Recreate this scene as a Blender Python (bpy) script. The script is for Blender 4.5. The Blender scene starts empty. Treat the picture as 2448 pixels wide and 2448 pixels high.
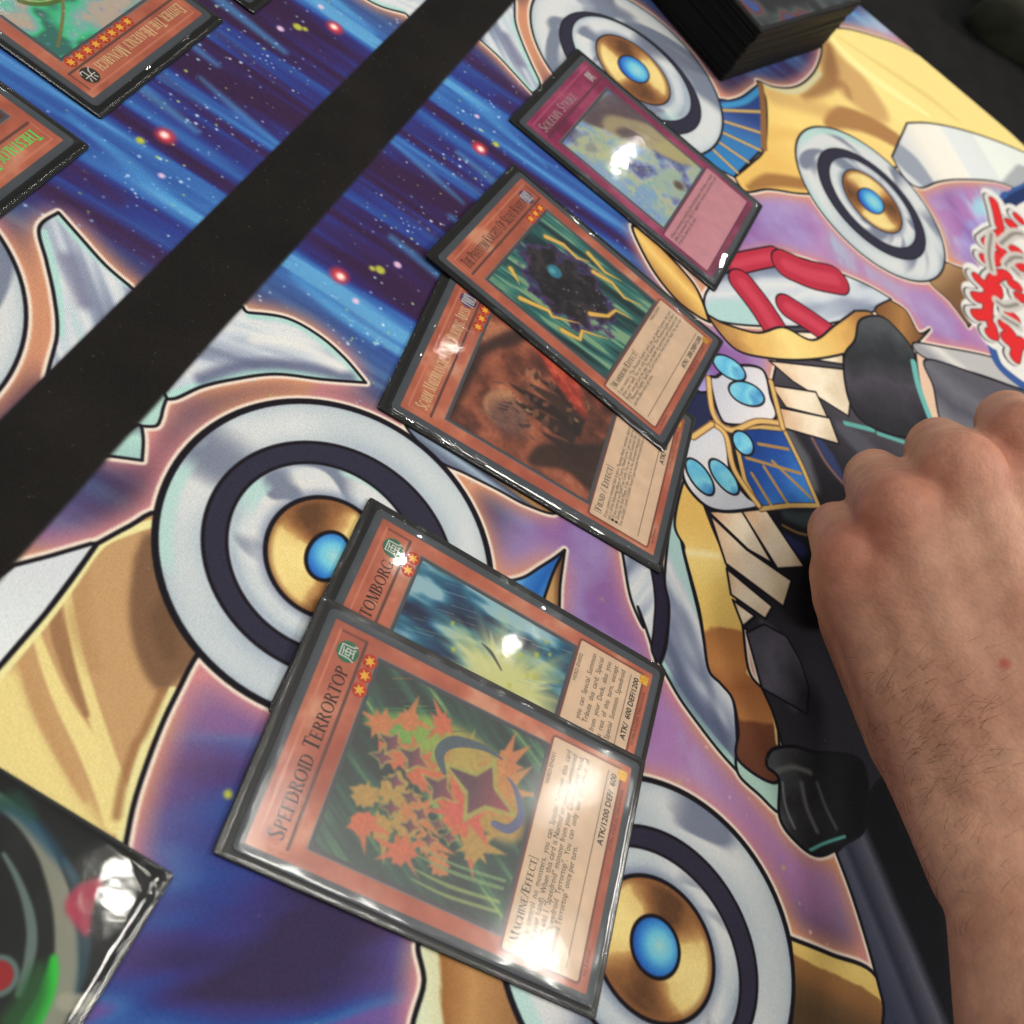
import bpy, bmesh, math, random
import numpy as np
from mathutils import Vector, Matrix

random.seed(7)
MM = 0.001
S = bpy.context.scene
COL = S.collection

# ------------------------------------------------------------------ camera
# pose found from the four corners of the sleeved cards (mm, mat plane z = 0, X along the black centre band)
F_PX = 2815.24
CAM = np.array([-206.191, -49.222, 235.061])
RW = np.array([[0.34938053, -0.80512294, 0.47928102],
               [-0.67388098, -0.57131558, -0.46849005],
               [0.65101280, -0.15929707, -0.74216358]])      # rows: image right, image down, forward
cd = bpy.data.cameras.new('camera')
cam = bpy.data.objects.new('camera', cd); COL.objects.link(cam)
cd.sensor_width = 36.0; cd.lens = F_PX / 2448 * 36.0
cd.clip_start = 0.01; cd.clip_end = 50
mw = Matrix.Identity(4)
for i in range(3):
    mw[i][0] = RW[0][i]; mw[i][1] = -RW[1][i]; mw[i][2] = -RW[2][i]; mw[i][3] = CAM[i] * MM
cam.matrix_world = mw
cd.dof.use_dof = True; cd.dof.focus_distance = 0.312; cd.dof.aperture_fstop = 20.0
S.camera = cam

# ------------------------------------------------------------------ light
w = bpy.data.worlds.new('World'); S.world = w; w.use_nodes = True
bg = w.node_tree.nodes['Background']; bg.inputs[0].default_value = (1.0, 0.97, 0.92, 1); bg.inputs[1].default_value = 0.24
S.view_settings.view_transform = 'Standard'; S.view_settings.look = 'None'
S.view_settings.exposure = 0.06; S.view_settings.gamma = 1.0
try: S.view_settings.use_curve_mapping = False
except Exception: pass

def at(u, v, z=0.0):
    """photo pixel (2448 frame) -> point of the plane at height z, mm"""
    d = RW.T @ np.array([(u - 1224) / F_PX, (v - 1224) / F_PX, 1.0])
    return CAM + d * ((z - CAM[2]) / d[2])

def ceiling_lamp(u, v, radius, radiance, tilt=(0, 0), height=2600., col=(1, .96, .88), sx=1.0):
    """a round hall lamp, hung where its mirror image lies in a flat sleeve at that spot"""
    p = at(u, v, 1.0); d = p - CAM; d /= np.linalg.norm(d)
    n = np.array([tilt[0], tilt[1], 1.0]); n /= np.linalg.norm(n)
    r = d - 2 * (d @ n) * n
    q = (p + r * (height / r[2])) * MM
    l = bpy.data.lights.new('hall_lamp', 'AREA'); l.shape = 'ELLIPSE'; l.size = 2 * radius; l.size_y = 2 * radius * sx
    l.energy = radiance * math.pi * math.pi * radius * radius * sx; l.color = col
    o = bpy.data.objects.new('hall_lamp', l); COL.objects.link(o); o.location = q
    o.rotation_euler = (Vector(p * MM) - Vector(q)).to_track_quat('-Z', 'Y').to_euler()
    return o

TT = (-0.016, 0.003)       # tilt of the card that rests on another one
ceiling_lamp(1285, 2320, .055, 85, TT)
ceiling_lamp(1388, 1890, .018, 170, TT, sx=2.6)
ceiling_lamp(600, 1945, .11, 14, TT)
ceiling_lamp(966, 1345, .017, 260)
ceiling_lamp(1228, 1520, .019, 260)
ceiling_lamp(1085, 815, .030, 90, sx=.22)
ceiling_lamp(1497, 385, .026, 160)
ceiling_lamp(1745, 640, .034, 200)
ceiling_lamp(262, 2145, .034, 110, sx=.55)
def added_panel(x, y, z, size, watts, col=(1, .965, .90)):  # added soft area lights: overhead key, side key and fill
    l = bpy.data.lights.new('added_panel', 'AREA'); l.shape = 'DISK'; l.size = size; l.energy = watts; l.color = col
    o = bpy.data.objects.new('added_panel', l); COL.objects.link(o); o.location = (x, y, z); o.rotation_euler = (Vector((0.03, -.1, 0)) - Vector((x, y, z))).to_track_quat('-Z', 'Y').to_euler()
added_panel(.50, -.66, 2.6, .42, 15)
added_panel(.30, -1.9, 2.6, .7, 7)
added_panel(2.2, -3.1, 2.7, .9, 85)
added_panel(.05, 1.1, 2.6, .9, 11)
def added_glint_strip(x0, y0, x1, y1, z, watts):  # added strip lights, made up to draw glints along the sleeve rims
    l = bpy.data.lights.new('added_glint_strip', 'AREA'); l.shape = 'RECTANGLE'; l.size = math.hypot(x1 - x0, y1 - y0); l.size_y = .09; l.energy = watts; l.color = (1, .97, .90)
    o = bpy.data.objects.new('added_glint_strip', l); COL.objects.link(o); o.location = ((x0 + x1) / 2, (y0 + y1) / 2, z); o.rotation_euler = (0, 0, math.atan2(y1 - y0, x1 - x0))
added_glint_strip(-.6, 1.7, 3.6, 1.7, 2.6, 24)
added_glint_strip(-.6, -3.6, 4.2, -3.6, 2.6, 20)
added_glint_strip(-1.6, -2.2, -1.6, 1.2, 2.6, 12)

# ------------------------------------------------------------------ materials
def lin(c):
    c = np.asarray(c, float) / 255.0
    return np.where(c <= .04045, c / 12.92, ((c + .055) / 1.055) ** 2.4)
def new_mat(name):
    m = bpy.data.materials.new(name); m.use_nodes = True
    return m, m.node_tree.nodes, m.node_tree.links, m.node_tree.nodes['Principled BSDF']
def plain(name, rgb, rough=.5, spec=.5, metal=0., noise=0., nscale=400.):
    m, n, l, b = new_mat(name)
    c = lin(rgb)
    b.inputs['Base Color'].default_value = (*c, 1); b.inputs['Roughness'].default_value = rough
    b.inputs['Specular IOR Level'].default_value = spec; b.inputs['Metallic'].default_value = metal
    if noise:
        t = n.new('ShaderNodeTexNoise'); t.inputs['Scale'].default_value = nscale; t.inputs['Detail'].default_value = 4
        co = n.new('ShaderNodeTexCoord'); l.new(co.outputs['Object'], t.inputs['Vector'])
        r = n.new('ShaderNodeValToRGB')
        r.color_ramp.elements[0].position = .3; r.color_ramp.elements[1].position = .7
        r.color_ramp.elements[0].color = (*(c * (1 - noise)), 1); r.color_ramp.elements[1].color = (*np.minimum(c * (1 + noise), 1), 1)
        l.new(t.outputs['Fac'], r.inputs[0]); l.new(r.outputs[0], b.inputs['Base Color'])
    return m

def img_from(name, arr):
    h, wd = arr.shape[:2]
    im = bpy.data.images.new(name, wd, h, alpha=False)
    px = np.ones((h, wd, 4), np.float32); px[..., :3] = np.clip(arr, 0, 1)
    im.pixels.foreach_set(px.ravel()); im.update(); im.pack()
    return im

# ------------------------------------------------------------------ a small painter for flat prints (numpy, mm space)
_rng = np.random.default_rng(5); _tab = _rng.random((256, 256)).astype(np.float32)
def vnoise(x, y, seed=0):
    x = x + seed * 17.3; y = y + seed * 41.7
    xi = np.floor(x).astype(int); yi = np.floor(y).astype(int); fx = x - xi; fy = y - yi
    fx = fx * fx * (3 - 2 * fx); fy = fy * fy * (3 - 2 * fy)
    a = _tab[yi & 255, xi & 255]; b = _tab[yi & 255, (xi + 1) & 255]; c = _tab[(yi + 1) & 255, xi & 255]; d = _tab[(yi + 1) & 255, (xi + 1) & 255]
    return (a * (1 - fx) + b * fx) * (1 - fy) + (c * (1 - fx) + d * fx) * fy
def fbm(x, y, seed=0, o=4):
    s = 0; a = .5; t = 0
    for k in range(o):
        s = s + a * vnoise(x, y, seed + k); t += a; a *= .5; x = x * 2.03; y = y * 2.03
    return s / t
def rgb(*c): return np.array(c, np.float32) / 255.
def mix(a, b, t):
    t = np.asarray(t, np.float32)[..., None]
    return a * (1 - t) + b * t
def ramp(t, stops):
    """stops: [(pos, (r,g,b)255), ...] -> colour array, smooth"""
    ps = [s[0] for s in stops]; out = np.zeros(t.shape + (3,), np.float32)
    for k in range(3): out[..., k] = np.interp(t, ps, [s[1][k] / 255. for s in stops])
    return out
def sstep(t): t = np.clip(t, 0, 1); return t * t * (3 - 2 * t)
def box1(a, r, ax):
    r = max(1, int(r)); n = 2 * r + 1
    p = [(0, 0), (0, 0)]; p[ax] = (r + 1, r)
    c = np.cumsum(np.pad(a, p, mode='edge'), axis=ax, dtype=np.float64)
    if ax == 0: return ((c[n:] - c[:-n]) / n).astype(np.float32)
    return ((c[:, n:] - c[:, :-n]) / n).astype(np.float32)
def blur(a, s):
    if s < .4: return a
    r = max(1, round(s * .95))
    for _ in range(3): a = box1(box1(a, r, 0), r, 1)
    return a
def crom(P, closed=False, n=8):
    """Catmull-Rom through the points; a doubled point is a corner"""
    P = np.asarray(P, float); out = []; N = len(P)
    for i in range(N if closed else N - 1):
        g = (lambda k: P[k % N]) if closed else (lambda k: P[min(max(k, 0), N - 1)])
        p0, p1, p2, p3 = g(i - 1), g(i), g(i + 1), g(i + 2)
        if np.allclose(p1, p2): continue
        t = np.linspace(0, 1, n, endpoint=False)[:, None]
        out.append(.5 * (2 * p1 + (p2 - p0) * t + (2 * p0 - 5 * p1 + 4 * p2 - p3) * t ** 2 + (3 * p1 - p0 - 3 * p2 + p3) * t ** 3))
    if not closed: out.append(P[-1:])
    return np.concatenate(out)

class Canvas:
    def __init__(s, x0, y0, x1, y1, res):
        s.x0, s.y0, s.x1, s.y1, s.res = x0, y0, x1, y1, res
        s.w = int(round((x1 - x0) / res)); s.h = int(round((y1 - y0) / res))
        s.a = np.zeros((s.h, s.w, 3), np.float32)
    def xy(s, r0=0, r1=None, c0=0, c1=None):
        r1 = s.h if r1 is None else r1; c1 = s.w if c1 is None else c1
        return np.meshgrid(s.x0 + (np.arange(c0, c1) + .5) * s.res, s.y0 + (np.arange(r0, r1) + .5) * s.res)
    def px(s, P):
        P = np.asarray(P, float); return np.stack([(P[:, 0] - s.x0) / s.res, (P[:, 1] - s.y0) / s.res], 1)
    def mask(s, P, soft=0):
        p = s.px(P); pad = int(soft / s.res * 3) + 2
        c0 = int(max(0, p[:, 0].min() - pad)); c1 = int(min(s.w, p[:, 0].max() + pad + 1))
        r0 = int(max(0, p[:, 1].min() - pad)); r1 = int(min(s.h, p[:, 1].max() + pad + 1))
        if c1 <= c0 or r1 <= r0: return None
        SS = 3; W = c1 - c0; Hh = (r1 - r0) * SS
        A = np.zeros((Hh, W + 2), np.float32); q = p - [c0, r0]
        for i in range(len(q)):
            (xa, ya), (xb, yb) = q[i], q[(i + 1) % len(q)]
            if ya == yb: continue
            sg = 1.
            if ya > yb: xa, ya, xb, yb, sg = xb, yb, xa, ya, -1.
            k0 = max(0, math.ceil(ya * SS - .5)); k1 = min(Hh, math.ceil(yb * SS - .5))
            if k1 <= k0: continue
            k = np.arange(k0, k1); x = np.clip(xa + ((k + .5) / SS - ya) / (yb - ya) * (xb - xa), 0, W)
            xi = x.astype(int); fr = (x - xi).astype(np.float32)
            A[k, xi] += sg * (1 - fr); A[k, xi + 1] += sg * fr
        m = np.clip(np.abs(np.cumsum(A, 1)[:, :W]), 0, 1).reshape(r1 - r0, SS, W).mean(1)
        if soft: m = blur(m, soft / s.res)
        return (r0, r1, c0, c1, m)
    def stroke_mask(s, P, wid, soft=0, closed=False):
        p = s.px(P)
        if closed: p = np.concatenate([p, p[:1]])
        wd = np.atleast_1d(np.asarray(wid, float)) / s.res / 2
        wd = np.interp(np.linspace(0, 1, len(p)), np.linspace(0, 1, len(wd)), wd) if len(wd) > 1 else np.full(len(p), wd[0])
        so = max(soft / s.res, .6); pad = wd.max() + so + 2
        c0 = int(max(0, p[:, 0].min() - pad)); c1 = int(min(s.w, p[:, 0].max() + pad + 1))
        r0 = int(max(0, p[:, 1].min() - pad)); r1 = int(min(s.h, p[:, 1].max() + pad + 1))
        if c1 <= c0 or r1 <= r0: return None
        M = np.zeros((r1 - r0, c1 - c0), np.float32)
        for i in range(len(p) - 1):
            a, b = p[i], p[i + 1]; pd = max(wd[i], wd[i + 1]) + so + 1
            ca = int(max(c0, min(a[0], b[0]) - pd)); cb = int(min(c1, max(a[0], b[0]) + pd + 1))
            ra = int(max(r0, min(a[1], b[1]) - pd)); rb = int(min(r1, max(a[1], b[1]) + pd + 1))
            if cb <= ca or rb <= ra: continue
            X, Y = np.meshgrid(np.arange(ca, cb) + .5 - a[0], np.arange(ra, rb) + .5 - a[1])
            d = b - a; L = d @ d + 1e-9; t = np.clip((X * d[0] + Y * d[1]) / L, 0, 1)
            dist = np.hypot(X - t * d[0], Y - t * d[1]); ww = wd[i] + (wd[i + 1] - wd[i]) * t
            v = sstep((ww + so - dist) / (2 * so)); sub = M[ra - r0:rb - r0, ca - c0:cb - c0]
            np.maximum(sub, v, out=sub)
        return (r0, r1, c0, c1, M)
    def paint(s, m, col, alpha=1., clip=None):
        if m is None: return
        r0, r1, c0, c1, M = m
        if clip is not None:
            R0, R1, C0, C1 = max(r0, clip[0]), min(r1, clip[1]), max(c0, clip[2]), min(c1, clip[3])
            if R1 <= R0 or C1 <= C0: return
            M = M[R0 - r0:R1 - r0, C0 - c0:C1 - c0] * clip[4][R0 - clip[0]:R1 - clip[0], C0 - clip[2]:C1 - clip[2]]
            r0, r1, c0, c1 = R0, R1, C0, C1
        if callable(col):
            X, Y = s.xy(r0, r1, c0, c1); col = col(X, Y)
        else: col = np.asarray(col, np.float32) / 255.
        t = (M * alpha)[..., None]; v = s.a[r0:r1, c0:c1]
        v[...] = v * (1 - t) + col * t
    def fill(s, P, col, alpha=1., soft=0, clip=None): s.paint(s.mask(P, soft), col, alpha, clip)
    def stroke(s, P, wid, col, alpha=1., soft=0, closed=False, clip=None): s.paint(s.stroke_mask(P, wid, soft, closed), col, alpha, clip)
    def dot(s, x, y, r, col, alpha=1., soft=0, clip=None): s.stroke([(x, y), (x + 1e-3, y)], 2 * r, col, alpha, soft, False, clip)

# tracing frames: zoomed views of the photo -> mat plane (mm)
def frame(x0, y0, x1, wz=1932.):
    k = (x1 - x0) / wz
    def f(P):
        P = np.asarray(P, float)
        u = (x0 + P[:, 0] * k - 1224) / F_PX; v = (y0 + P[:, 1] * k - 1224) / F_PX
        D = np.stack([u, v, np.ones_like(u)], 1) @ RW
        return (CAM + D * (-CAM[2] / D[:, 2])[:, None])[:, :2]
    return f
V = frame(0, 0, 2448); ZB = frame(1000, 1350, 1650); ZE = frame(850, 550, 1450); ZF = frame(1200, 350, 1850)
ZG = frame(1150, 900, 1750); ZH = frame(1150, 50, 1850); ZI = frame(0, 0, 650); ZJ = frame(500, 0, 1200); ZK = frame(0, 450, 650)
ZL = frame(0, 1050, 700); ZM = frame(0, 1748, 700); ZN = frame(1748, 0, 2448); ZO = frame(1600, 550, 2448); ZP = frame(1648, 900, 2448)
ZQ = frame(1448, 1648, 2248); ZR = frame(1848, 1448, 2448, 1159.); ZS = frame(2148, 400, 2448, 1054.); ZT = frame(1500, 1250, 2100, 1449.)
ZU = frame(1600, 0, 2150); ZW = frame(350, 900, 1250)
def cat(*a): return np.concatenate(a)
def efit(P, n=96):
    """ellipse through traced points -> closed outline"""
    P = np.asarray(P, float); mu = P.mean(0); sc = P.std(); x, y = ((P - mu) / sc).T
    D = np.stack([x * x, x * y, y * y, x, y, np.ones_like(x)], 1); Sm = D.T @ D
    Cm = np.zeros((6, 6)); Cm[0, 2] = Cm[2, 0] = 2; Cm[1, 1] = -1
    ev, vec = np.linalg.eig(np.linalg.solve(Sm + np.eye(6) * 1e-9, Cm)); a = np.real(vec[:, np.argmax(np.real(ev))])
    A = np.array([[a[0], a[1] / 2], [a[1] / 2, a[2]]]); c = np.linalg.solve(-2 * A, a[3:5])
    k = c @ A @ c - a[5]; e, Q = np.linalg.eigh(A / k); r = 1 / np.sqrt(np.abs(e))
    th = np.linspace(0, 2 * np.pi, n, endpoint=False)
    E = (Q @ np.stack([r[0] * np.cos(th), r[1] * np.sin(th)])).T + c
    return E * sc + mu
BLACK = (24, 21, 28)

# ------------------------------------------------------------------ the print of the mat: rings, swept panels and a starry ground
MX0, MX1, MY0, MY1 = -249.3, 408.6, -367.0, 367.0        # the mat, mm
BAND = 11.36; CX2 = 159.3                                 # half width of the centre band; the far half is the near one turned by 180 degrees
cv = Canvas(-175, -305, MX1, -BAND + 1, .25)
shapes = []                                               # (outline, fill, outline width, airbrush strokes)
def shape(P, fill, ow=.9, air=(), halo=True): shapes.append((np.asarray(P), fill, ow, air, halo))
def flat(*c): return lambda X, Y: np.broadcast_to(rgb(*c), X.shape + (3,))
def grad(p, q, stops, wob=0., seed=3, cell=9.):
    p = np.asarray(p, float); q = np.asarray(q, float); d = q - p; L = d @ d
    def f(X, Y):
        t = ((X - p[0]) * d[0] + (Y - p[1]) * d[1]) / L
        if wob: t = t + wob * (fbm(X / cell, Y / cell, seed) - .5)
        return ramp(t, stops)
    return f
SILVER = [(0, (96, 106, 132)), (.3, (140, 150, 172)), (.5, (190, 199, 210)), (.68, (214, 216, 217)), (.85, (194, 203, 212)), (1, (168, 205, 203))]
def silver(seed, dirv=(1, 0), cell=26., k=5.):
    dx, dy = dirv; n = math.hypot(dx, dy); dx /= n; dy /= n
    def f(X, Y):
        a = (X * dx + Y * dy) / (cell * k); b = (-X * dy + Y * dx) / cell
        t = fbm(a, b, seed, 3)
        return ramp((t - .5) * 2.1 + .55, SILVER)
    return f
def ring(outer, dko, dki, gold, gem, seed, ow=1.0, rot=0.):
    c = outer.mean(0); A = np.cov((outer - c).T) * 2; Ai = np.linalg.inv(A)
    def metal(sd, lo, hi):
        def f(X, Y):
            dx = X - c[0]; dy = Y - c[1]; th = np.arctan2(dy, dx) + rot
            rho = np.sqrt(Ai[0, 0] * dx * dx + 2 * Ai[0, 1] * dx * dy + Ai[1, 1] * dy * dy)
            n1 = fbm(np.cos(th) * .9 + 9, np.sin(th) * .9 + rho * .5, sd, 2); n2 = fbm(np.cos(th) * 2.2 + 7, np.sin(th) * 2.2 + rho * 5., sd + 3, 2)
            s_ = np.clip((rho - lo) / (hi - lo), 0, 1); prof = .62 + .16 * np.sin(np.pi * np.clip(s_ + .35 * (n1 - .5), 0, 1)) - .10 * sstep((s_ - .8) * 5)
            smu = sstep((n1 - .56) * 9) * sstep((n2 - .42) * 6)
            v_ = prof + .45 * (n1 - .5) + .2 * (n2 - .5)
            c_ = ramp(v_, [(.3, (112, 122, 148)), (.5, (164, 176, 190)), (.66, (184, 195, 200)), (.8, (204, 208, 210)), (1, (216, 212, 205))])
            c_ = mix(c_, rgb(92, 102, 128), smu * .8)
            tq = sstep((fbm(np.cos(th) * 1.1 + 3, np.sin(th) * 1.1 + 5, sd + 8, 1) - .62) * 9) * sstep((s_ - .55) * 6)
            return mix(c_, rgb(172, 208, 202), tq * .9)
        return f
    rq = lambda P: float(np.sqrt(np.einsum('ij,jk,ik->i', P - c, Ai, P - c)).mean())
    shape(outer, metal(seed, rq(dko), rq(outer)), ow)
    mid = lambda a, b, k: a * (1 - k) + b * k
    shape(dko, flat(46, 44, 62), ow * .55, halo=False)
    shape(dki, metal(seed + 11, rq(gold), rq(dki)), ow * .5, [(mid(dki, gold, .9), 2.0, 1.8, (110, 122, 150), .7)], halo=False)
    def gf(X, Y):
        dx = X - gold[:, 0].mean(); dy = Y - gold[:, 1].mean(); th = np.arctan2(dy, dx) + rot
        t = .5 + .5 * np.cos(2 * th + .9) + .35 * (fbm(X / 5, Y / 5, seed) - .5)
        return ramp(t, [(0, (96, 62, 40)), (.28, (150, 98, 56)), (.5, (196, 150, 86)), (.6, (226, 194, 116)), (1, (238, 212, 132))])
    shape(gold, gf, ow * .7, [(mid(gold, gem, .06), 1.8, 1.0, (140, 88, 50), .8)], halo=False)
    g = gem.mean(0); k = np.abs(gem - g).max()
    def ef(X, Y):
        t = np.hypot(X - g[0] - .1 * k, Y - g[1] + .15 * k) / k
        return ramp(t, [(0, (150, 205, 205)), (.45, (98, 190, 220)), (.8, (45, 125, 205)), (1.1, (28, 70, 165))])
    shape(gem, ef, ow * .6, halo=False)

# --- panels left of the large ring and along the band
p = cat(V([(440, 590), (470, 590), (540, 600), (600, 632), (650, 675), (690, 722), (690, 722), (610, 716), (520, 706), (440, 716), (380, 730), (330, 752), (300, 750), (300, 750)]))
shape(crom(p, True), silver(4, V([(690, 720)])[0] - V([(450, 640)])[0], 9, 6), .9,
      [(V([(690, 718), (600, 712), (520, 702), (440, 711), (330, 745), (290, 760)]), 3.0, .6, (165, 212, 202), .95),
       (V([(690, 722), (600, 640), (540, 606), (470, 596)]), 1.8, .4, (165, 212, 202), .9),
       (V([(660, 712), (560, 690), (460, 690), (380, 715)]), 3.5, 1.6, (92, 98, 130), .85),
       (V([(640, 690), (560, 650), (480, 640)]), 3.5, 2, (228, 226, 220), .8)])
shape(crom(ZK([(900, 1760), (1000, 1690), (1000, 1690), (1105, 1690), (1140, 1640), (1160, 1560), (1185, 1490), (1185, 1490), (1100, 1420), (850, 1700)]), True), flat(168, 208, 198), .8)
shape(crom(ZK([(700, 1900), (790, 1905), (1010, 1935), (1010, 1935), (1018, 1800), (1010, 1712), (1010, 1712), (960, 1690), (700, 1890)]), True), grad(ZK([(900, 1700)])[0], ZK([(930, 1930)])[0], [(0, (120, 140, 145)), (.3, (168, 212, 200)), (1, (150, 190, 185))]), .8)
shape(ZL([(-80, 960), (90, 832), (330, 770), (600, 690), (640, 690), (300, 1150), (-40, 1540), (-200, 1600)]), grad(ZL([(100, 850)])[0], ZL([(0, 1400)])[0], [(0, (205, 210, 214)), (1, (218, 224, 224))]), 1.0)
pan = cat(ZL([(1060, 480), (860, 570), (640, 690), (640, 690), (470, 930), (300, 1150), (120, 1360), (-40, 1540), (-300, 1800)]), ZM([(-300, 1200), (300, 1500), (780, 1000), (830, 740), (900, 420), (1050, 0)]), ZL([(1180, 1650), (1310, 1410), (1500, 1200), (1400, 600)]))
shape(crom(pan, True, 4), flat(192, 148, 98), 1.1,
      [(ZL([(-100, 1560), (40, 1500), (140, 1560), (210, 1760), (330, 1990), (470, 2260), (700, 2700), (-300, 2700)]), None, 1.0, (228, 207, 130), 1),
       (ZL([(150, 1440), (200, 1620), (300, 1880), (430, 2130), (560, 2380)]), [1.0, 2.6, 2.6, 2.2, 1.0], .7, (190, 144, 92), .95),
       (ZL([(240, 1290), (320, 1520), (420, 1750), (560, 1990), (700, 2250), (800, 2500)]), [1.6, 2.6, 3.2, 4.4, 6, 7], .4, (229, 208, 132), 1),
       (ZL([(440, 1010), (490, 1300), (560, 1600), (680, 1990), (790, 2250)]), [1.8, 2.2, 2.4, 3, 2], .35, (226, 204, 130), 1),
       (ZL([(360, 1130), (400, 1320), (470, 1560), (570, 1820)]), [2.6, 3.4, 2.6, 1.2], .5, (152, 110, 72), .95),
       (ZL([(1000, 620), (900, 740), (870, 900), (850, 1120), (880, 1350), (960, 1560), (1050, 1660), (1120, 1640), (1310, 1410), (1200, 1000)]), None, .5, (118, 84, 60), .95),
       (ZL([(1180, 1000), (1080, 1180), (1120, 1400)]), [3, 6, 4], 1.6, (96, 66, 46), .5),
       (ZL([(560, 900), (520, 1200), (620, 1500)]), [2, 5, 3], 2, (176, 132, 84), .6),
       (ZL([(1000, 555), (840, 610), (660, 700), (480, 945), (300, 1190), (100, 1430), (-60, 1610)]), 2.0, .3, (232, 222, 152), 1),
       (cat(ZL([(1140, 1660), (1000, 1932)]), ZM([(955, 100), (880, 340), (835, 560), (790, 760)])), 1.9, .3, (226, 216, 148), 1),
       (cat(ZL([(1070, 1660), (950, 1932)]), ZM([(890, 100), (810, 340), (770, 560)])), 1.8, .8, (150, 104, 64), .8)])
# lower middle: tan panel under the near card
shape(crom(cat(V([(795, 1770), (800, 1850), (800, 1990), (1100, 2000), (1010, 1880), (970, 1800), (900, 1740)])), True), grad(V([(800, 1900)])[0], V([(980, 1900)])[0], [(0, (208, 214, 178)), (.16, (206, 204, 160)), (.2, (150, 98, 52)), (.5, (184, 134, 80)), (1, (150, 104, 62))], .15), 1.2)
# --- the swept centre: silver plate, gold strip, slats, dark field, generic panels
shape(crom(cat(ZG([(1085, 1340), (1150, 1700), (1250, 1932)]), ZB([(1560, 300), (1640, 520), (1690, 700), (1690, 700), (1690, 500), (1690, 300), (1660, 40), (1600, -200), (1400, -300)])), True), silver(21, (1, -.2), 7, 6), .9)
shape(crom(ZT([(130, 200), (160, 420), (150, 620), (140, 740), (185, 812), (185, 812), (215, 700), (238, 480), (205, 280), (190, 150)]), True), flat(38, 34, 54), .6, halo=False)
shape(crom(cat(ZT([(265, -60), (215, 300), (240, 480), (225, 700), (190, 815), (190, 815), (300, 1010), (430, 1190), (540, 1330), (640, 1440), (640, 1440), (630, 1200), (608, 1020), (540, 930), (470, 850), (440, 680), (410, 520), (330, 200)])), True), silver(33, ZT([(300, 300)])[0] - ZT([(560, 900)])[0], 10, 4), .9,
      [(ZT([(195, 820), (330, 1040), (480, 1240), (625, 1415)]), 3.4, .5, (164, 208, 200), .95), (ZT([(260, 600), (330, 760), (420, 880)]), 4, 3, (96, 108, 140), .7),
       (ZT([(300, 930), (440, 1100), (560, 1230)]), 6, 3, (82, 92, 124), .75)])
shape(crom(ZT([(640, 1450), (640, 1330), (760, 1400), (880, 1500), (880, 1670), (760, 1570)]), True), flat(170, 208, 194), .9)
shape(crom(cat(ZG([(1640, 700), (1560, 800), (1490, 1130), (1560, 1300)]), ZT([(330, 180), (410, 480), (440, 660), (470, 850), (540, 930), (610, 1025), (640, 1200), (640, 1370), (860, 1500), (875, 1270), (835, 1020), (705, 865), (660, 560), (600, 330), (545, 160), (480, 0), (430, -140)])), True),
      grad(ZT([(380, 0)])[0], ZT([(760, 1400)])[0], [(0, (236, 190, 96)), (.18, (246, 214, 122)), (.3, (240, 202, 104)), (.46, (234, 192, 96)), (.475, (178, 112, 60)), (.6, (192, 126, 66)), (.7, (164, 98, 54)), (.82, (184, 118, 64)), (.84, (120, 68, 44)), (1, (104, 58, 40))], .05, 8, 6), .9,
      [(ZT([(700, 865), (830, 1020), (870, 1270)]), 1.8, .3, (236, 204, 128), .9), (ZT([(350, 170), (520, 190)]), 2.4, 1.2, (252, 232, 170), .8)])
def slat(P, seed): shape(ZP(P), grad(ZP([P[0]])[0], ZP([P[2]])[0], [(0, (216, 170, 130)), (.4, (240, 218, 186)), (.6, (244, 228, 200)), (1, (212, 190, 156))], .5, seed, 8), .8, halo=False)
shape(ZP([(-30, 560), (110, 780), (240, 1120), (310, 1450), (330, 1460), (420, 1800), (480, 1932), (560, 2200), (1500, 2600), (2100, 2600), (2100, 300), (1500, 0), (1000, -250), (560, -330), (480, 30), (540, 300), (740, 740), (410, 760), (250, 300), (20, 330)]), grad(ZP([(700, 0)])[0], ZP([(900, 1900)])[0], [(0, (70, 66, 74)), (.4, (30, 28, 34)), (.7, (22, 21, 27)), (1, (44, 42, 50))], .4, 5, 30), .9,
      [(ZP([(570, 330), (640, 470), (720, 640)]), [5, 9, 4], 2.2, (98, 100, 106), .8), (ZP([(720, 350), (800, 470), (880, 600)]), [5, 7, 3], 1.4, (48, 58, 104), .9), (ZP([(700, 340), (790, 500), (890, 620)]), 1.0, .3, (150, 96, 56), .9), (ZP([(880, 300), (1000, 400), (1100, 480)]), [6, 10, 5], 2.0, (82, 80, 92), .8),
       (ZP([(900, 270), (1060, 310)]), 2.0, .4, (92, 178, 168), .9), (ZP([(1090, 330), (1240, 380)]), 1.8, .4, (92, 178, 168), .9), (ZP([(560, 800), (680, 830), (760, 800)]), [4, 6, 3], 1.5, (54, 70, 74), .8), (ZP([(540, 860), (620, 900), (700, 920)]), 1.0, .3, (150, 112, 60), .8), (ZP([(560, 940), (640, 1000)]), [4, 6], 1.2, (36, 42, 90), .9), (ZP([(420, 1420), (560, 1560), (660, 1800)]), [2, 4, 2], 1.2, (96, 94, 106), .6), (ZP([(500, 1650), (600, 1900)]), [3, 4], 1.2, (78, 80, 92), .6)])
for i, P in enumerate([[(110, 780), (300, 770), (480, 1080), (340, 1000)], [(300, 775), (440, 765), (665, 1100), (510, 1110)], [(120, 800), (330, 1000), (590, 1180), (545, 1330), (210, 1080)], [(215, 1110), (480, 1330), (440, 1400), (240, 1260)], [(250, 1290), (380, 1385), (310, 1445)]]): slat(P, i)
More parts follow.
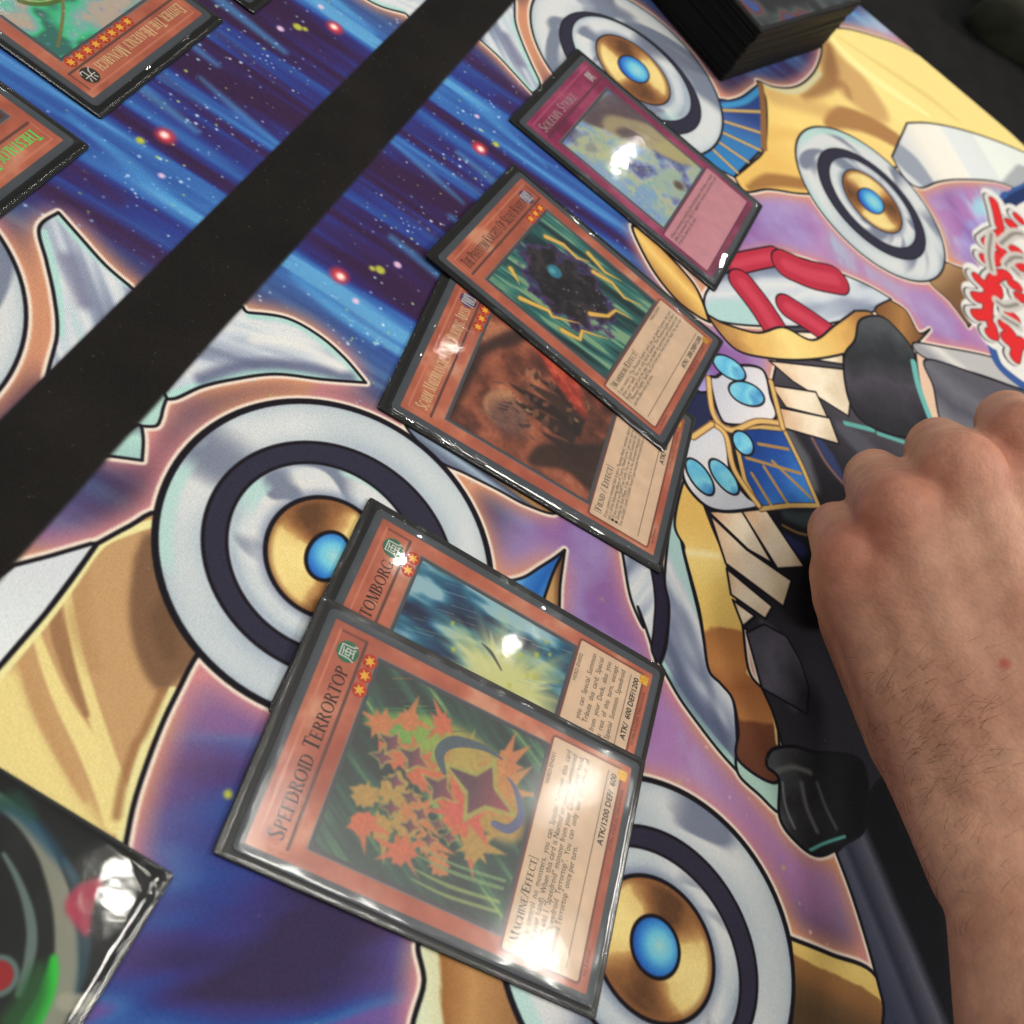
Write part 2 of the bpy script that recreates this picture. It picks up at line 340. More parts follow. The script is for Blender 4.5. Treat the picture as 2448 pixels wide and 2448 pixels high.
for i, P in enumerate([[(460, -90), (900, -40), (935, 90), (920, 230), (600, 30)], [(470, 50), (730, 90), (800, 240), (560, 180)], [(520, 180), (810, 240), (865, 390), (550, 300)], [(500, -260), (880, -250), (890, -70), (560, -120)]]): slat(P, i + 7)
shape(ZP([(430, 1430), (560, 1500), (640, 1640), (690, 1800), (680, 1950), (420, 1800), (330, 1480)]), grad(ZP([(350, 1450)])[0], ZP([(680, 1800)])[0], [(0, (62, 60, 72)), (.5, (86, 84, 98)), (1, (46, 46, 56))], .5, 2, 10), .7, halo=False)
# plain blue panel with gold ribs
blue = ZP([(250, 300), (400, 290), (545, 305), (650, 520), (745, 745), (580, 745), (410, 765), (320, 600)])
shape(blue, grad(ZP([(300, 350)])[0], ZP([(650, 720)])[0], [(0, (24, 56, 128)), (.5, (30, 74, 158)), (1, (48, 122, 204))], .4, 6, 8), 2.2, [], halo=False)
for a, b in (((400, 390), (570, 420)), ((330, 470), (640, 560)), ((360, 560), (470, 740)), ((430, 520), (570, 740)), ((480, 490), (700, 700))):
    shapes.append((None, (ZP([a, b]), 1.3, (170, 128, 70)), 0, (), False))
shapes.append((None, (cat(blue, blue[:1]), 1.7, (206, 164, 92)), 0, (), False))
shape(crom(ZP([(10, 340), (130, 280), (210, 350), (240, 560), (330, 690), (410, 750), (200, 780), (60, 720), (-40, 560)]), True), grad(ZP([(60, 330)])[0], ZP([(300, 720)])[0], [(0, (196, 200, 210)), (.5, (226, 224, 224)), (1, (186, 190, 200))], .4), 1.2, halo=False)
shape(crom(ZP([(120, 20), (160, 0), (260, -60), (420, -40), (470, 120), (490, 250), (250, 280), (170, 220)]), True), grad(ZP([(150, 20)])[0], ZP([(430, 230)])[0], [(0, (190, 192, 204)), (1, (228, 222, 224))]), 1.2, halo=False)
shape(crom(ZP([(-40, 40), (60, 90), (130, 100), (135, 230), (90, 300), (10, 330), (-60, 250)]), True), flat(34, 40, 74), 1., halo=False)
for P in ([(110, 10), (140, 220), (240, 310), (390, 260), (520, 270)], [(130, 270), (210, 340), (260, 540), (400, 745)], [(20, 350), (130, 275)], [(470, 30), (540, 300)]):
    shapes.append((None, (crom(ZP(P)), 2.6, (120, 80, 46)), 0, (), False)); shapes.append((None, (crom(ZP(P)), 1.7, (222, 178, 102)), 0, (), False))
for (cx, cy, a, b, r) in ((60, 580, 125, 52, 55), (200, 580, 125, 50, 52), (330, 100, 110, 62, 25), (230, -50, 110, 52, 35), (310, 385, 80, 50, 55)):
    th = np.linspace(0, 2 * np.pi, 40, endpoint=False); cr, sr = math.cos(math.radians(r)), math.sin(math.radians(r))
    E0 = ZP(np.stack([cx + a * np.cos(th) * cr - b * np.sin(th) * sr, cy + a * np.cos(th) * sr + b * np.sin(th) * cr], 1))
    shape(E0, grad(E0[20], E0[0], [(0, (120, 200, 224)), (.3, (86, 178, 220)), (.65, (120, 206, 226)), (1, (50, 126, 196))], .7, 4, 5), .8, halo=False)
# silver plate with plain red bars, gold rim below it
shape(crom(ZO([(190, 380), (230, 300), (330, 220), (480, 145), (600, 130), (760, 165), (930, 235), (1080, 300), (1210, 375), (1210, 375), (1120, 440), (1000, 480), (800, 520), (560, 525), (340, 510), (220, 470)]), True), silver(40, (1, -.6), 16, 3), .9)
for P, wd in (([(350, 190), (450, 165), (580, 140)], 9), ([(640, 190), (760, 240), (900, 270)], 15), ([(400, 290), (500, 420), (590, 560)], 13), ([(650, 420), (760, 490), (890, 580)], 12)):
    q = crom(ZO(P)); shapes.append((None, (q, wd * .92 + 1.4, (40, 18, 28)), 0, (), False)); shapes.append((None, (q, wd * .92, (186, 40, 62)), 0, (), False)); shapes.append((None, (q, wd * .4, (204, 58, 80), 1.5), 0, (), False))
shape(crom(ZO([(215, 470), (300, 510), (480, 560), (620, 530), (780, 600), (900, 520), (1010, 440), (1010, 440), (1100, 450), (1120, 540), (1040, 640), (880, 690), (700, 708), (520, 695), (380, 660), (290, 580)]), True), grad(ZO([(250, 520)])[0], ZO([(1080, 560)])[0], [(0, (160, 108, 58)), (.2, (228, 178, 92)), (.4, (246, 214, 128)), (.55, (240, 202, 112)), (.8, (224, 172, 88)), (1, (166, 112, 58))], .15), 1.0, halo=False)
shape(crom(ZO([(1120, 440), (1200, 380), (1200, 380), (1290, 440), (1360, 560), (1420, 540), (1310, 640), (1260, 560)]), True), grad(ZO([(1120, 440)])[0], ZO([(1360, 600)])[0], [(0, (120, 74, 40)), (.6, (168, 116, 62)), (1, (120, 78, 44))]), .9)
shape(crom(cat(ZF([(925, 575), (1050, 640), (1200, 790), (1350, 960), (1420, 1090), (1475, 1250), (1475, 1250), (1380, 1200), (1230, 1080), (1060, 860)])), True), grad(ZF([(1000, 800)])[0], ZF([(1150, 700)])[0], [(0, (182, 128, 62)), (.45, (240, 196, 104)), (.7, (214, 160, 80)), (1, (150, 100, 52))], .2), 1.2)
# charcoal block beside it
shape(crom(ZO([(1040, 490), (1150, 470), (1240, 540), (1330, 660), (1350, 780), (1430, 1060), (1300, 1130), (1080, 1060), (980, 930), (950, 700), (1010, 600)]), True), grad(ZO([(1050, 500)])[0], ZO([(1300, 1050)])[0], [(0, (74, 78, 82)), (.35, (44, 46, 50)), (.6, (70, 66, 76)), (1, (40, 40, 46))], .35, 3, 9), 1.0, [], halo=False)
shape(crom(ZO([(1345, 640), (1400, 700), (1440, 860), (1490, 1060), (1440, 1060), (1370, 860)]), True), flat(224, 186, 158), .8, halo=False)
shapes.append((None, (crom(ZO([(1330, 720), (1360, 860), (1430, 1050)])), 3.0, (96, 176, 170)), 0, (), False))
# right-hand panels
shape(crom(ZO([(1330, 615), (1500, 640), (1750, 690), (1932, 760), (2100, 800), (2100, 900), (1932, 870), (1700, 790), (1400, 700)]), True), grad(ZO([(1500, 640)])[0], ZO([(1480, 730)])[0], [(0, (180, 178, 178)), (.4, (216, 212, 206)), (1, (150, 150, 156))], .2), .9)
shape(crom(ZO([(1400, 705), (1700, 795), (1932, 875), (2200, 960), (2200, 1500), (1600, 1300), (1480, 1050), (1440, 860)]), True), grad(ZO([(1500, 730)])[0], ZO([(1460, 1000)])[0], [(0, (84, 82, 92)), (.3, (104, 102, 112)), (.6, (78, 78, 90)), (1, (120, 118, 124))], .25), .9, halo=False)
shape(crom(ZS([(300, 860), (390, 800), (480, 830), (640, 900), (700, 1100), (600, 1330), (560, 1300), (430, 1130), (260, 960)]), True), grad(ZS([(300, 900)])[0], ZS([(560, 1200)])[0], [(0, (176, 136, 92)), (.5, (126, 88, 56)), (1, (110, 76, 50))]), .8)
# gold wing, white panel, blue fan
shape(crom(cat(ZN([(170, 535), (270, 570), (380, 580), (470, 550), (550, 470), (590, 370), (605, 260), (640, 190), (640, 190), (760, 190), (950, 240), (1140, 310), (1400, 470), (1650, 700), (1932, 960), (2100, 1150), (2000, 1100), (1600, 1100), (1100, 1100), (700, 1250), (490, 1280), (250, 1250), (100, 1265), (20, 1170), (20, 1170), (130, 1080), (215, 990), (235, 820), (225, 640)])), True),
      grad(ZN([(300, 1100)])[0], ZN([(1100, 350)])[0], [(0, (232, 184, 92)), (.2, (246, 210, 116)), (.45, (242, 206, 118)), (.7, (246, 222, 134)), (1, (244, 218, 132))], .12, 5, 20), 1.1,
      [(ZN([(620, 260), (680, 420), (800, 560), (930, 700), (960, 760)]), [4, 22, 30, 20, 5], 3.5, (206, 160, 96), .95), (ZN([(640, 300), (660, 450), (620, 560), (480, 640)]), [4, 9, 9, 4], 3, (150, 100, 60), .8), (ZN([(640, 560), (740, 560), (780, 640)]), [4, 6, 3], 2, (160, 112, 66), .6), (ZN([(280, 640), (480, 690), (640, 740)]), 10, 4, (212, 164, 96), .7),
       (ZN([(640, 820), (760, 780), (920, 830), (1080, 920)]), [5, 14, 14, 12], 2, (168, 116, 66), .95), (ZN([(190, 545), (350, 600), (470, 585), (580, 480)]), 3.4, .8, (214, 206, 160), .9),
       (ZN([(640, 230), (800, 400), (1000, 560), (1300, 760)]), [2, 6, 7, 3], 1.6, (252, 236, 156), .9), (ZN([(700, 240), (1000, 440), (1300, 640), (1500, 800)]), [1, 4, 5, 2], 1.6, (226, 196, 112), .7),
       (ZN([(120, 1240), (260, 1190), (460, 1210)]), [3, 7, 6], 1.6, (150, 98, 52), .85), (ZN([(240, 890), (340, 880), (460, 900)]), 7, 3, (226, 176, 88), .6)])
shape(crom(cat(ZN([(1160, 812), (1160, 812), (1300, 812), (1500, 850), (1750, 930), (1990, 1030), (2100, 1070), (2100, 1330), (1932, 1270), (1750, 1200), (1520, 1185), (1370, 1200), (1250, 1240), (1150, 1180), (1060, 1035), (1060, 1035)])), True), grad(ZN([(1150, 1000)])[0], ZN([(1932, 1100)])[0], [(0, (206, 208, 212)), (.2, (236, 230, 216)), (.42, (238, 234, 222)), (.44, (220, 226, 226)), (.68, (216, 222, 220)), (.7, (228, 234, 224)), (1, (222, 228, 222))], .0), 1.1,
      [(ZN([(1090, 1000), (1180, 1080), (1280, 1190)]), [16, 18, 12], 1.5, (142, 150, 166), .95), (ZN([(1860, 1300), (1960, 1180)]), 18, 1.5, (148, 152, 160), .8)])
fan = crom(ZH([(1560, 530), (1640, 525), (1720, 500), (1790, 450), (1840, 410), (1840, 410), (1858, 520), (1862, 700), (1865, 840), (1865, 840), (1770, 930), (1670, 1032), (1670, 1032), (1560, 970), (1450, 880), (1480, 700)]), True)
shape(fan, grad(ZH([(1600, 560)])[0], ZH([(1680, 1000)])[0], [(0, (40, 64, 128)), (.15, (56, 84, 150)), (.4, (48, 112, 176)), (1, (42, 124, 190))]), 1.0, [(ZH([(1600, 560), (1740, 530), (1850, 440)]), 3, .8, (56, 150, 206), .9)])
for a, b in (((1600, 590), (1850, 600)), ((1610, 665), (1850, 740)), ((1590, 735), (1845, 855)), ((1570, 800), (1760, 930)), ((1530, 850), (1690, 1000))):
    shapes.append((None, (ZH([a, b]), 1.9, (150, 112, 66)), 0, (), False)); shapes.append((None, (ZH([a, b]), .8, (206, 184, 120)), 0, (), False))
shapes.append((None, (ZH([(1845, 420), (1862, 560), (1864, 700), (1868, 840)]), 3.2, (140, 94, 54)), 0, (), False))
# --- panels next to the far ring
shape(crom(ZH([(-60, 40), (10, 140), (10, 140), (120, 240), (240, 370), (340, 480), (340, 480), (390, 420), (330, 280), (270, 140), (225, 0), (200, -200), (0, -200)]), True), silver(51, ZH([(330, 440)])[0] - ZH([(120, 40)])[0], 7, 8), .9, [(ZH([(20, 150), (180, 300), (330, 460)]), 2.4, .5, (165, 212, 202), .9), (ZH([(215, 0), (270, 180), (370, 400)]), 2.0, .5, (165, 212, 202), .9), (ZH([(160, 100), (260, 280)]), 4, 2, (110, 112, 142), .8)])
shape(crom(ZG([(150, 1560), (200, 1575), (330, 1545), (450, 1470), (560, 1400), (645, 1335), (645, 1335), (570, 1480), (480, 1730), (480, 1730), (300, 1800)]), True), grad(ZG([(300, 1560)])[0], ZG([(480, 1700)])[0], [(0, (96, 168, 222)), (.25, (52, 124, 200)), (.7, (34, 96, 186)), (1, (60, 130, 200))], .2), .8)
shape(crom(ZG([(645, 1340), (645, 1340), (560, 1500), (475, 1740), (475, 1740), (560, 1900), (600, 1800), (610, 1600)]), True), grad(ZG([(500, 1650)])[0], ZG([(600, 1680)])[0], [(0, (206, 158, 96)), (.5, (196, 146, 88)), (1, (110, 74, 50))]), .8)
shape(crom(ZW([(1330, 250), (1480, 420), (1640, 500), (1800, 580), (1950, 660), (2100, 700), (2050, 560), (1700, 400), (1450, 260)]), True), grad(ZW([(1640, 500)])[0], ZW([(1700, 400)])[0], [(0, (96, 106, 130)), (.3, (150, 170, 190)), (.5, (70, 76, 98)), (.7, (176, 126, 76)), (1, (120, 84, 56))]), .8)
# --- rings
ring(efit(ZH([(345, 20), (370, 180), (450, 330), (1240, 40), (1400, 250), (1540, 480), (1605, 650), (1590, 780), (1490, 885), (1330, 870)])),
     efit(ZH([(530, 60), (530, 170), (560, 240), (1100, 110), (1280, 280), (1400, 470), (1462, 620), (1420, 720), (1300, 735)])),
     efit(ZH([(610, 100), (620, 170), (640, 240), (1000, 60), (1200, 220), (1330, 400), (1390, 560), (1370, 630), (1300, 665), (1200, 640)])),
     efit(ZH([(755, 200), (780, 130), (850, 95), (950, 110), (1100, 230), (1220, 380), (1255, 470), (1200, 540), (1100, 550), (960, 470), (820, 330)])),
     efit(ZH([(905, 290), (930, 240), (980, 230), (1060, 280), (1110, 360), (1090, 400), (1020, 400), (940, 350)])), 61, 1.0, .4)
ring(efit(ZN([(430, 1000), (460, 890), (560, 830), (700, 850), (900, 970), (1100, 1140), (1270, 1330), (1380, 1530), (1410, 1690), (1360, 1810), (1230, 1860), (1050, 1800), (850, 1670), (680, 1500), (540, 1330), (460, 1150)])),
     efit(ZN([(575, 1090), (610, 1010), (700, 975), (850, 1030), (1050, 1180), (1210, 1390), (1280, 1580), (1260, 1690), (1180, 1710), (1000, 1660), (830, 1530), (680, 1370), (590, 1210)])),
     efit(ZN([(640, 1130), (700, 1060), (800, 1050), (920, 1110), (1080, 1260), (1190, 1440), (1210, 1570), (1150, 1640), (1020, 1610), (870, 1500), (730, 1330), (650, 1200)])),
     efit(ZN([(730, 1180), (790, 1130), (880, 1140), (1000, 1230), (1100, 1380), (1130, 1480), (1060, 1540), (950, 1500), (830, 1390), (750, 1270)])),
     efit(ZN([(835, 1280), (870, 1245), (930, 1255), (1000, 1340), (1000, 1400), (950, 1410), (880, 1370)])), 72, 1.0, 2.2)
ring(efit(ZW([(35, 800), (130, 500), (300, 300), (520, 170), (770, 122), (1000, 150), (1250, 240), (1480, 430), (1650, 650), (1740, 850), (1775, 1000), (60, 1000), (170, 1290), (310, 1460), (480, 1590), (620, 1680)])),
     efit(ZW([(290, 850), (330, 660), (430, 480), (600, 380), (830, 335), (1040, 370), (1300, 520), (1450, 680), (1550, 860), (310, 1020), (400, 1200), (550, 1360), (700, 1460)])),
     efit(ZW([(405, 830), (470, 650), (600, 500), (800, 440), (1000, 470), (1200, 600), (1340, 760), (430, 1000), (530, 1170), (640, 1280), (760, 1370)])),
     efit(ZW([(607, 860), (640, 770), (700, 690), (790, 635), (890, 618), (1000, 640), (1090, 690), (612, 950), (640, 1020), (720, 1140), (840, 1220)])),
     efit(ZW([(818, 920), (835, 870), (870, 830), (920, 806), (980, 803), (1030, 840), (840, 1000), (915, 1050), (1010, 1000), (1045, 900)])), 80, 1.7, 3.4)
ring(efit(ZQ([(230, 520), (400, 570), (600, 700), (780, 870), (920, 1080), (1010, 1260), (1055, 1430), (1080, 1600), (1080, 1800), (1070, 1932)])),
     efit(ZQ([(185, 790), (350, 830), (520, 950), (680, 1120), (800, 1330), (860, 1550), (870, 1750), (840, 1932)])),
     efit(ZQ([(150, 905), (300, 945), (450, 1040), (600, 1200), (700, 1370), (760, 1550), (775, 1750), (740, 1932)])),
     efit(ZQ([(120, 1090), (250, 1075), (400, 1150), (530, 1300), (600, 1450), (620, 1600), (600, 1760), (540, 1870), (440, 1920), (300, 1925), (150, 1850), (0, 1680)])),
     efit(ZQ([(145, 1430), (180, 1350), (260, 1310), (350, 1340), (410, 1450), (420, 1570), (370, 1650), (300, 1675), (220, 1620), (160, 1530)])), 91, 1.5, 1.2)
shape(crom(ZQ([(1062, 1435), (1062, 1435), (1300, 1530), (1560, 1655), (1660, 2050), (1300, 2200), (1080, 2100), (1085, 1750), (1080, 1600)]), True), grad(ZQ([(1300, 1560)])[0], ZQ([(1250, 1900)])[0], [(0, (226, 194, 104)), (.2, (222, 186, 96)), (.24, (150, 102, 54)), (.5, (132, 88, 50)), (.7, (104, 74, 44)), (1, (84, 62, 40))], .25, 4, 12), 1.1)
shape(crom(ZQ([(1330, 940), (1330, 940), (1420, 1180), (1520, 1500), (1600, 1800), (1680, 2100), (2400, 2300), (2400, 900), (1700, 500), (1480, 700), (1400, 860)]), True), grad(ZQ([(1380, 1200)])[0], ZQ([(1800, 1050)])[0], [(0, (52, 58, 78)), (.2, (74, 76, 96)), (.28, (44, 48, 66)), (.5, (96, 96, 112)), (.62, (24, 24, 30)), (1, (20, 20, 25))], .02), 1.0)
shape(crom(ZQ([(960, 350), (1080, 330), (1200, 360), (1480, 420), (1500, 780), (1380, 890), (1230, 960), (1100, 880), (1005, 740), (1000, 520), (930, 440)]), True), grad(ZQ([(980, 500)])[0], ZQ([(1450, 700)])[0], [(0, (74, 76, 80)), (.25, (44, 44, 46)), (.5, (32, 32, 34)), (1, (20, 20, 23))], .4, 6, 7), 1.0, [(ZQ([(1020, 540), (1040, 680), (1090, 800)]), .7, .5, (130, 140, 142), .8), (ZQ([(1130, 540), (1160, 680), (1220, 820)]), 1.2, .8, (112, 116, 116), .7), (ZQ([(1220, 540), (1270, 680), (1330, 800)]), 1.0, .7, (92, 94, 98), .7), (ZQ([(960, 480), (1080, 450), (1180, 480)]), 1.4, .8, (104, 108, 108), .8), (ZQ([(1180, 930), (1260, 890), (1380, 850)]), .9, .3, (84, 168, 158), .9)])

# --- ground and halo
X, Y = cv.xy()
u = X + .10 * (Y + 60)
st = fbm(u / 6.2, Y / 110., 2, 3); st2 = fbm(u / 22., Y / 90., 9, 2); cl = fbm(X / 30., Y / 30., 14, 4)
blue_g = ramp((st - .5) * 1.75 + .5 + .5 * (st2 - .5), [(0, (52, 32, 66)), (.22, (50, 38, 98)), (.42, (42, 56, 136)), (.62, (46, 88, 164)), (.8, (54, 108, 184)), (1, (84, 156, 210))])
lav = ramp((cl - .5) * 2.4 + .5, [(0, (128, 84, 158)), (.25, (142, 118, 184)), (.48, (152, 142, 206)), (.68, (178, 168, 214)), (.85, (150, 200, 222)), (1, (150, 214, 228))])
ind = ramp((fbm((X * .8 + Y * .6) / 14., (Y * .8 - X * .6) / 55., 23, 3) - .5) * 2.4 + .5, [(0, (52, 42, 76)), (.35, (54, 50, 116)), (.6, (40, 66, 140)), (.8, (48, 92, 160)), (1, (92, 72, 146))])
m_lav = sstep((-Y - 88 - .10 * X) / 26.) * sstep((X + 70) / 30.)
m_ind = sstep((-62 - X) / 26.)
g = mix(mix(blue_g, lav, m_lav), ind, m_ind)
pk = sstep((fbm((X * .5 - Y) / 9., (X + .5 * Y) / 16., 31, 3) - .48) * 5) * m_lav * sstep((-Y - 140) / 30.)
g = mix(g, rgb(170, 92, 160), pk * .6)
U = np.zeros((cv.h, cv.w), np.float32)
for P, *_r in shapes:
    if P is not None and _r[3]:
        m = cv.mask(P)
        if m: np.maximum(U[m[0]:m[1], m[2]:m[3]], m[4], out=U[m[0]:m[1], m[2]:m[3]])
b1 = blur(U, 1.25 / cv.res); b2 = blur(U, 4.2 / cv.res); b3 = blur(U, 14. / cv.res)
warm = mix(np.broadcast_to(rgb(206, 128, 130), g.shape), np.broadcast_to(rgb(212, 142, 104), g.shape), sstep((fbm(X / 28., Y / 28., 44, 2) - .4) * 5))
dusk = mix(np.broadcast_to(rgb(80, 52, 66), g.shape), np.broadcast_to(rgb(176, 124, 168), g.shape), np.maximum(m_lav, m_ind * .7))
g = mix(g, dusk, np.clip(b3 * 1.7 - .1, 0, .85)); g = mix(g, warm, np.clip(b2 * 2.5 - .12, 0, .95)); g = mix(g, rgb(226, 184, 160), np.clip((b1 - .10) * 2.2, 0, .8))
cv.a[...] = g
# stars of the ground
rs = np.random.default_rng(11)
def star(x, y, r, c, a=.9): cv.dot(x, y, r, c, a, r * .6 + .15)
for k in range(420):
    x = rs.uniform(-20, 175); y = -rs.uniform(12, 96)
    star(x, y, rs.uniform(.12, .42), [(150, 190, 230), (190, 210, 240), (160, 190, 90), (120, 170, 220)][rs.integers(4)], rs.uniform(.35, .9))
for cx, cy in ((104, -33), (66, -34), (58, -55), (84, -52), (20, -38), (136, -26)):
    for k in range(26): star(cx + rs.normal() * 6, cy + rs.normal() * 5, rs.uniform(.15, .5), [(150, 195, 235), (170, 200, 110), (200, 220, 245)][rs.integers(3)])
for k in range(46): star(rs.uniform(-150, 20), -rs.uniform(75, 240), rs.uniform(.2, .8), (190, 188, 92), rs.uniform(.3, .8))
for k in range(60): star(rs.uniform(-60, 120), -rs.uniform(150, 260), rs.uniform(.2, .5), (238, 190, 170), rs.uniform(.3, .8))
for x, y in ((120.8, -34.1), (34.3, -25.2)):
    cv.dot(x, y, 2.6, (214, 52, 62), .95, 1.6); cv.dot(x, y - .4, 1.2, (255, 226, 214), 1, .9)
for x, y, r in ((46, -33, 1.5), (44.5, -31, .9), (128, -37.5, 1.2), (-78.5, -62.5, 1.9), (-108, -74, .9)): cv.dot(x, y, r, (186, 190, 62), .95, .7)
for x, y, r in ((52, -36, 1.2), (134, -27, .9), (30, -33, 1.0)): cv.dot(x, y, r, (232, 190, 222), .9, .6)
# the streaks of light
for x, y0, y1, wd in ((139, -12, -54, 4.0), (96, -12, -40, 3.0), (60, -30, -78, 4.2), (24, -16, -44, 4.5), (84, -40, -84, 3.6), (112, -30, -70, 4.4)):
    cv.stroke([(x, y0), (x - 1, (y0 + y1) / 2), (x - 3, y1)], [wd * .5, wd, wd * .35], (70, 150, 214), .6, 1.6)
for x, y0, y1, wd in ((50, -18, -60, 5), (104, -14, -50, 4), (74, -22, -52, 6), (150, -30, -76, 9)):
    cv.stroke([(x, y0), (x - 2, y1)], [wd * .4, wd, wd * .3], (62, 34, 70), .6, 2.4)
# --- a cream line round every outer outline
for P, *_r in shapes:
    if P is not None and _r[3]: cv.stroke(P, _r[1] + 1.7, (236, 218, 200), .95, .4, True)
# --- paint the shapes
for P, fillf, ow, air, halo in shapes:
    if P is None:
        cv.stroke(fillf[0], fillf[1], fillf[2], 1., fillf[3] if len(fillf) > 3 else .25); continue
    m = cv.mask(P)
    if m is None: continue
    cv.paint(m, fillf)
    for a in air:
      if a[1] is None: cv.fill(crom(a[0], True), a[3], a[4], a[2], clip=m)
      else: cv.stroke(crom(a[0]) if len(a[0]) < 30 else a[0], a[1], a[3], a[4], a[2], len(a[0]) >= 30, clip=m)
    if ow: cv.stroke(P, ow, BLACK, 1., .2, True)
# --- emblem at the right edge: red strokes in a grey-white casing over a blue-rimmed plate
plate = crom(ZS([(870, 340), (960, 230), (1054, 180), (1400, 60), (1400, 2100), (1150, 1900), (1000, 1800), (860, 1680), (800, 1560), (790, 1440), (900, 1200)]), True)
cv.fill(plate, (226, 222, 214)); cv.stroke(plate, 5.2, (48, 84, 150), 1, .3, True); cv.stroke(plate, 9, (232, 228, 220), .0, .3, True)
cv.stroke(ZS([(890, 350), (970, 270), (1080, 215), (1250, 150)]), 6.5, (28, 48, 96), 1, .4)
red = [[(800, 290), (830, 400), (850, 500)], [(735, 640), (800, 590), (870, 560)], [(830, 660), (900, 740)], [(720, 770), (800, 790), (850, 750)], [(660, 930), (730, 1000), (760, 1040)], [(860, 900), (780, 960), (755, 1100), (750, 1240)], [(650, 1090), (740, 1100), (830, 1060), (830, 1000)], [(650, 1240), (740, 1240)], [(780, 1320), (800, 1400), (770, 1400)], [(880, 1330), (950, 1400), (900, 1440), (980, 1480)], [(1000, 1500), (980, 1600)], [(1040, 1470), (960, 1500)], [(930, 470), (960, 480)], [(1000, 420), (1020, 440)], [(890, 900), (920, 910)], [(950, 980), (1000, 1000)], [(1010, 830), (1060, 850)], [(1010, 1090), (1070, 1110)], [(930, 1230), (980, 1270)], [(960, 690), (1010, 710)]]
for P in red: cv.stroke(crom(ZS(P)), 16.5, (222, 220, 214), 1, .5)
for P in red: cv.stroke(crom(ZS(P)) + [(-1.8, 2.4)], 9.5, (62, 58, 58), 1, .3)
for P in red: cv.stroke(crom(ZS(P)) + [(-1.2, 1.6)], 9.0, (206, 202, 198), 1, .3)
for P in red: cv.stroke(crom(ZS(P)), 6.6, (120, 34, 36), 1, .3)
for P in red: cv.stroke(crom(ZS(P)), 5.4, (226, 34, 38), 1, .3)
for P in ([(860, 640), (960, 560), (1040, 560)], [(900, 820), (960, 760), (1040, 760)], [(830, 1130), (900, 1170), (1000, 1150)], [(1010, 900), (960, 850)], [(880, 1260), (1000, 1330)], [(780, 560), (760, 720), (780, 860)]):
    cv.stroke(crom(ZS(P)), 6.5, (196, 190, 182), 1, .5); cv.stroke(crom(ZS(P)), 2.0, (110, 104, 98), .7, .6)

# full print, near and far half; the band between them is black cloth
full = Canvas(-175, -305, MX1, 125, .25)
full.a[:] = rgb(30, 28, 60); full.a[:cv.h] = cv.a
rr = int(round((BAND - full.y0) / full.res)); n_far = full.h - rr
Xf, Yf = full.xy(rr, full.h)
sc_ = np.clip(((CX2 - Xf - cv.x0) / cv.res).astype(int), 0, cv.w - 1); sr_ = np.clip(((-Yf - cv.y0) / cv.res).astype(int), 0, cv.h - 1)
full.a[rr:] = cv.a[sr_, sc_]
lum = full.a.mean(2, keepdims=True); full.a = full.a * .88 + lum * .09 + .018
full.fill([(-180, -BAND), (MX1 + 5, -BAND), (MX1 + 5, BAND), (-180, BAND)], (29, 27, 26), 1, .12)
Xb, Yb = full.xy(int((-BAND - full.y0) / full.res), int((BAND - full.y0) / full.res) + 1); rb = int((-BAND - full.y0) / full.res)
full.a[rb:rb + Xb.shape[0]] *= (.80 + .40 * fbm(Xb / 16., Yb / 16., 71, 4) + .10 * np.sin((Xb + Yb) * 9.) * (fbm(Xb / 3, Yb / 3, 77, 2)))[..., None]
for k in range(520):
    x = rs.uniform(-170, 400); y = rs.uniform(-300, 100); L = rs.uniform(.1, .5); t = rs.uniform(0, 6.28); inb = abs(y) < BAND
    full.stroke([(x, y), (x + L * math.cos(t), y + L * math.sin(t))], rs.uniform(.16, .3), (170, 164, 156), rs.uniform(.15, .4), .1)
for k in range(150):
    x = rs.uniform(-170, 330); y = rs.uniform(-BAND, BAND); full.dot(x, y, rs.uniform(.1, .2), (120, 112, 100), rs.uniform(.3, .8), .1)
full.a += (np.random.default_rng(3).random(full.a.shape[:2], np.float32)[..., None] - .5) * .025
MAT_IMG = img_from('mat_print', full.a)

# ------------------------------------------------------------------ mesh helpers
def mesh_obj(name, verts, faces, mat, parent=None, uv=None, smooth=False, unit=MM):
    me = bpy.data.meshes.new(name); me.from_pydata([tuple(float(c) * unit for c in v) for v in verts], [], faces)
    me.update()
    if mat is not None:
        for m in (mat if isinstance(mat, (list, tuple)) else [mat]): me.materials.append(m)
    if uv is not None:
        ul = me.uv_layers.new(name='UVMap')
        for lp in me.loops: ul.data[lp.index].uv = uv[lp.vertex_index]
    if smooth:
        me.polygons.foreach_set('use_smooth', [True] * len(me.polygons))
    o = bpy.data.objects.new(name, me); COL.objects.link(o)
    if parent is not None: o.parent = parent
    return o
def tag(o, label=None, cat=None, group=None, kind=None):
    if label: o['label'] = label
    if cat: o['category'] = cat
    if group: o['group'] = group
    if kind: o['kind'] = kind
    return o
def empty(name, loc, rot=(0, 0, 0)):
    o = bpy.data.objects.new(name, None); o.empty_display_size = .02; COL.objects.link(o)
    o.location = tuple(c * MM for c in loc); o.rotation_euler = rot
    return o
def rrect(wd, ht, r, n=5, cx=0, cy=0):
    P = []
    for sx, sy, a0 in ((1, 1, 0), (-1, 1, 90), (-1, -1, 180), (1, -1, 270)):
        for k in range(n):
            a = math.radians(a0 + 90 * k / (n - 1)); P.append((cx + sx * (wd / 2 - r) + r * math.cos(a), cy + sy * (ht / 2 - r) + r * math.sin(a)))
    return P
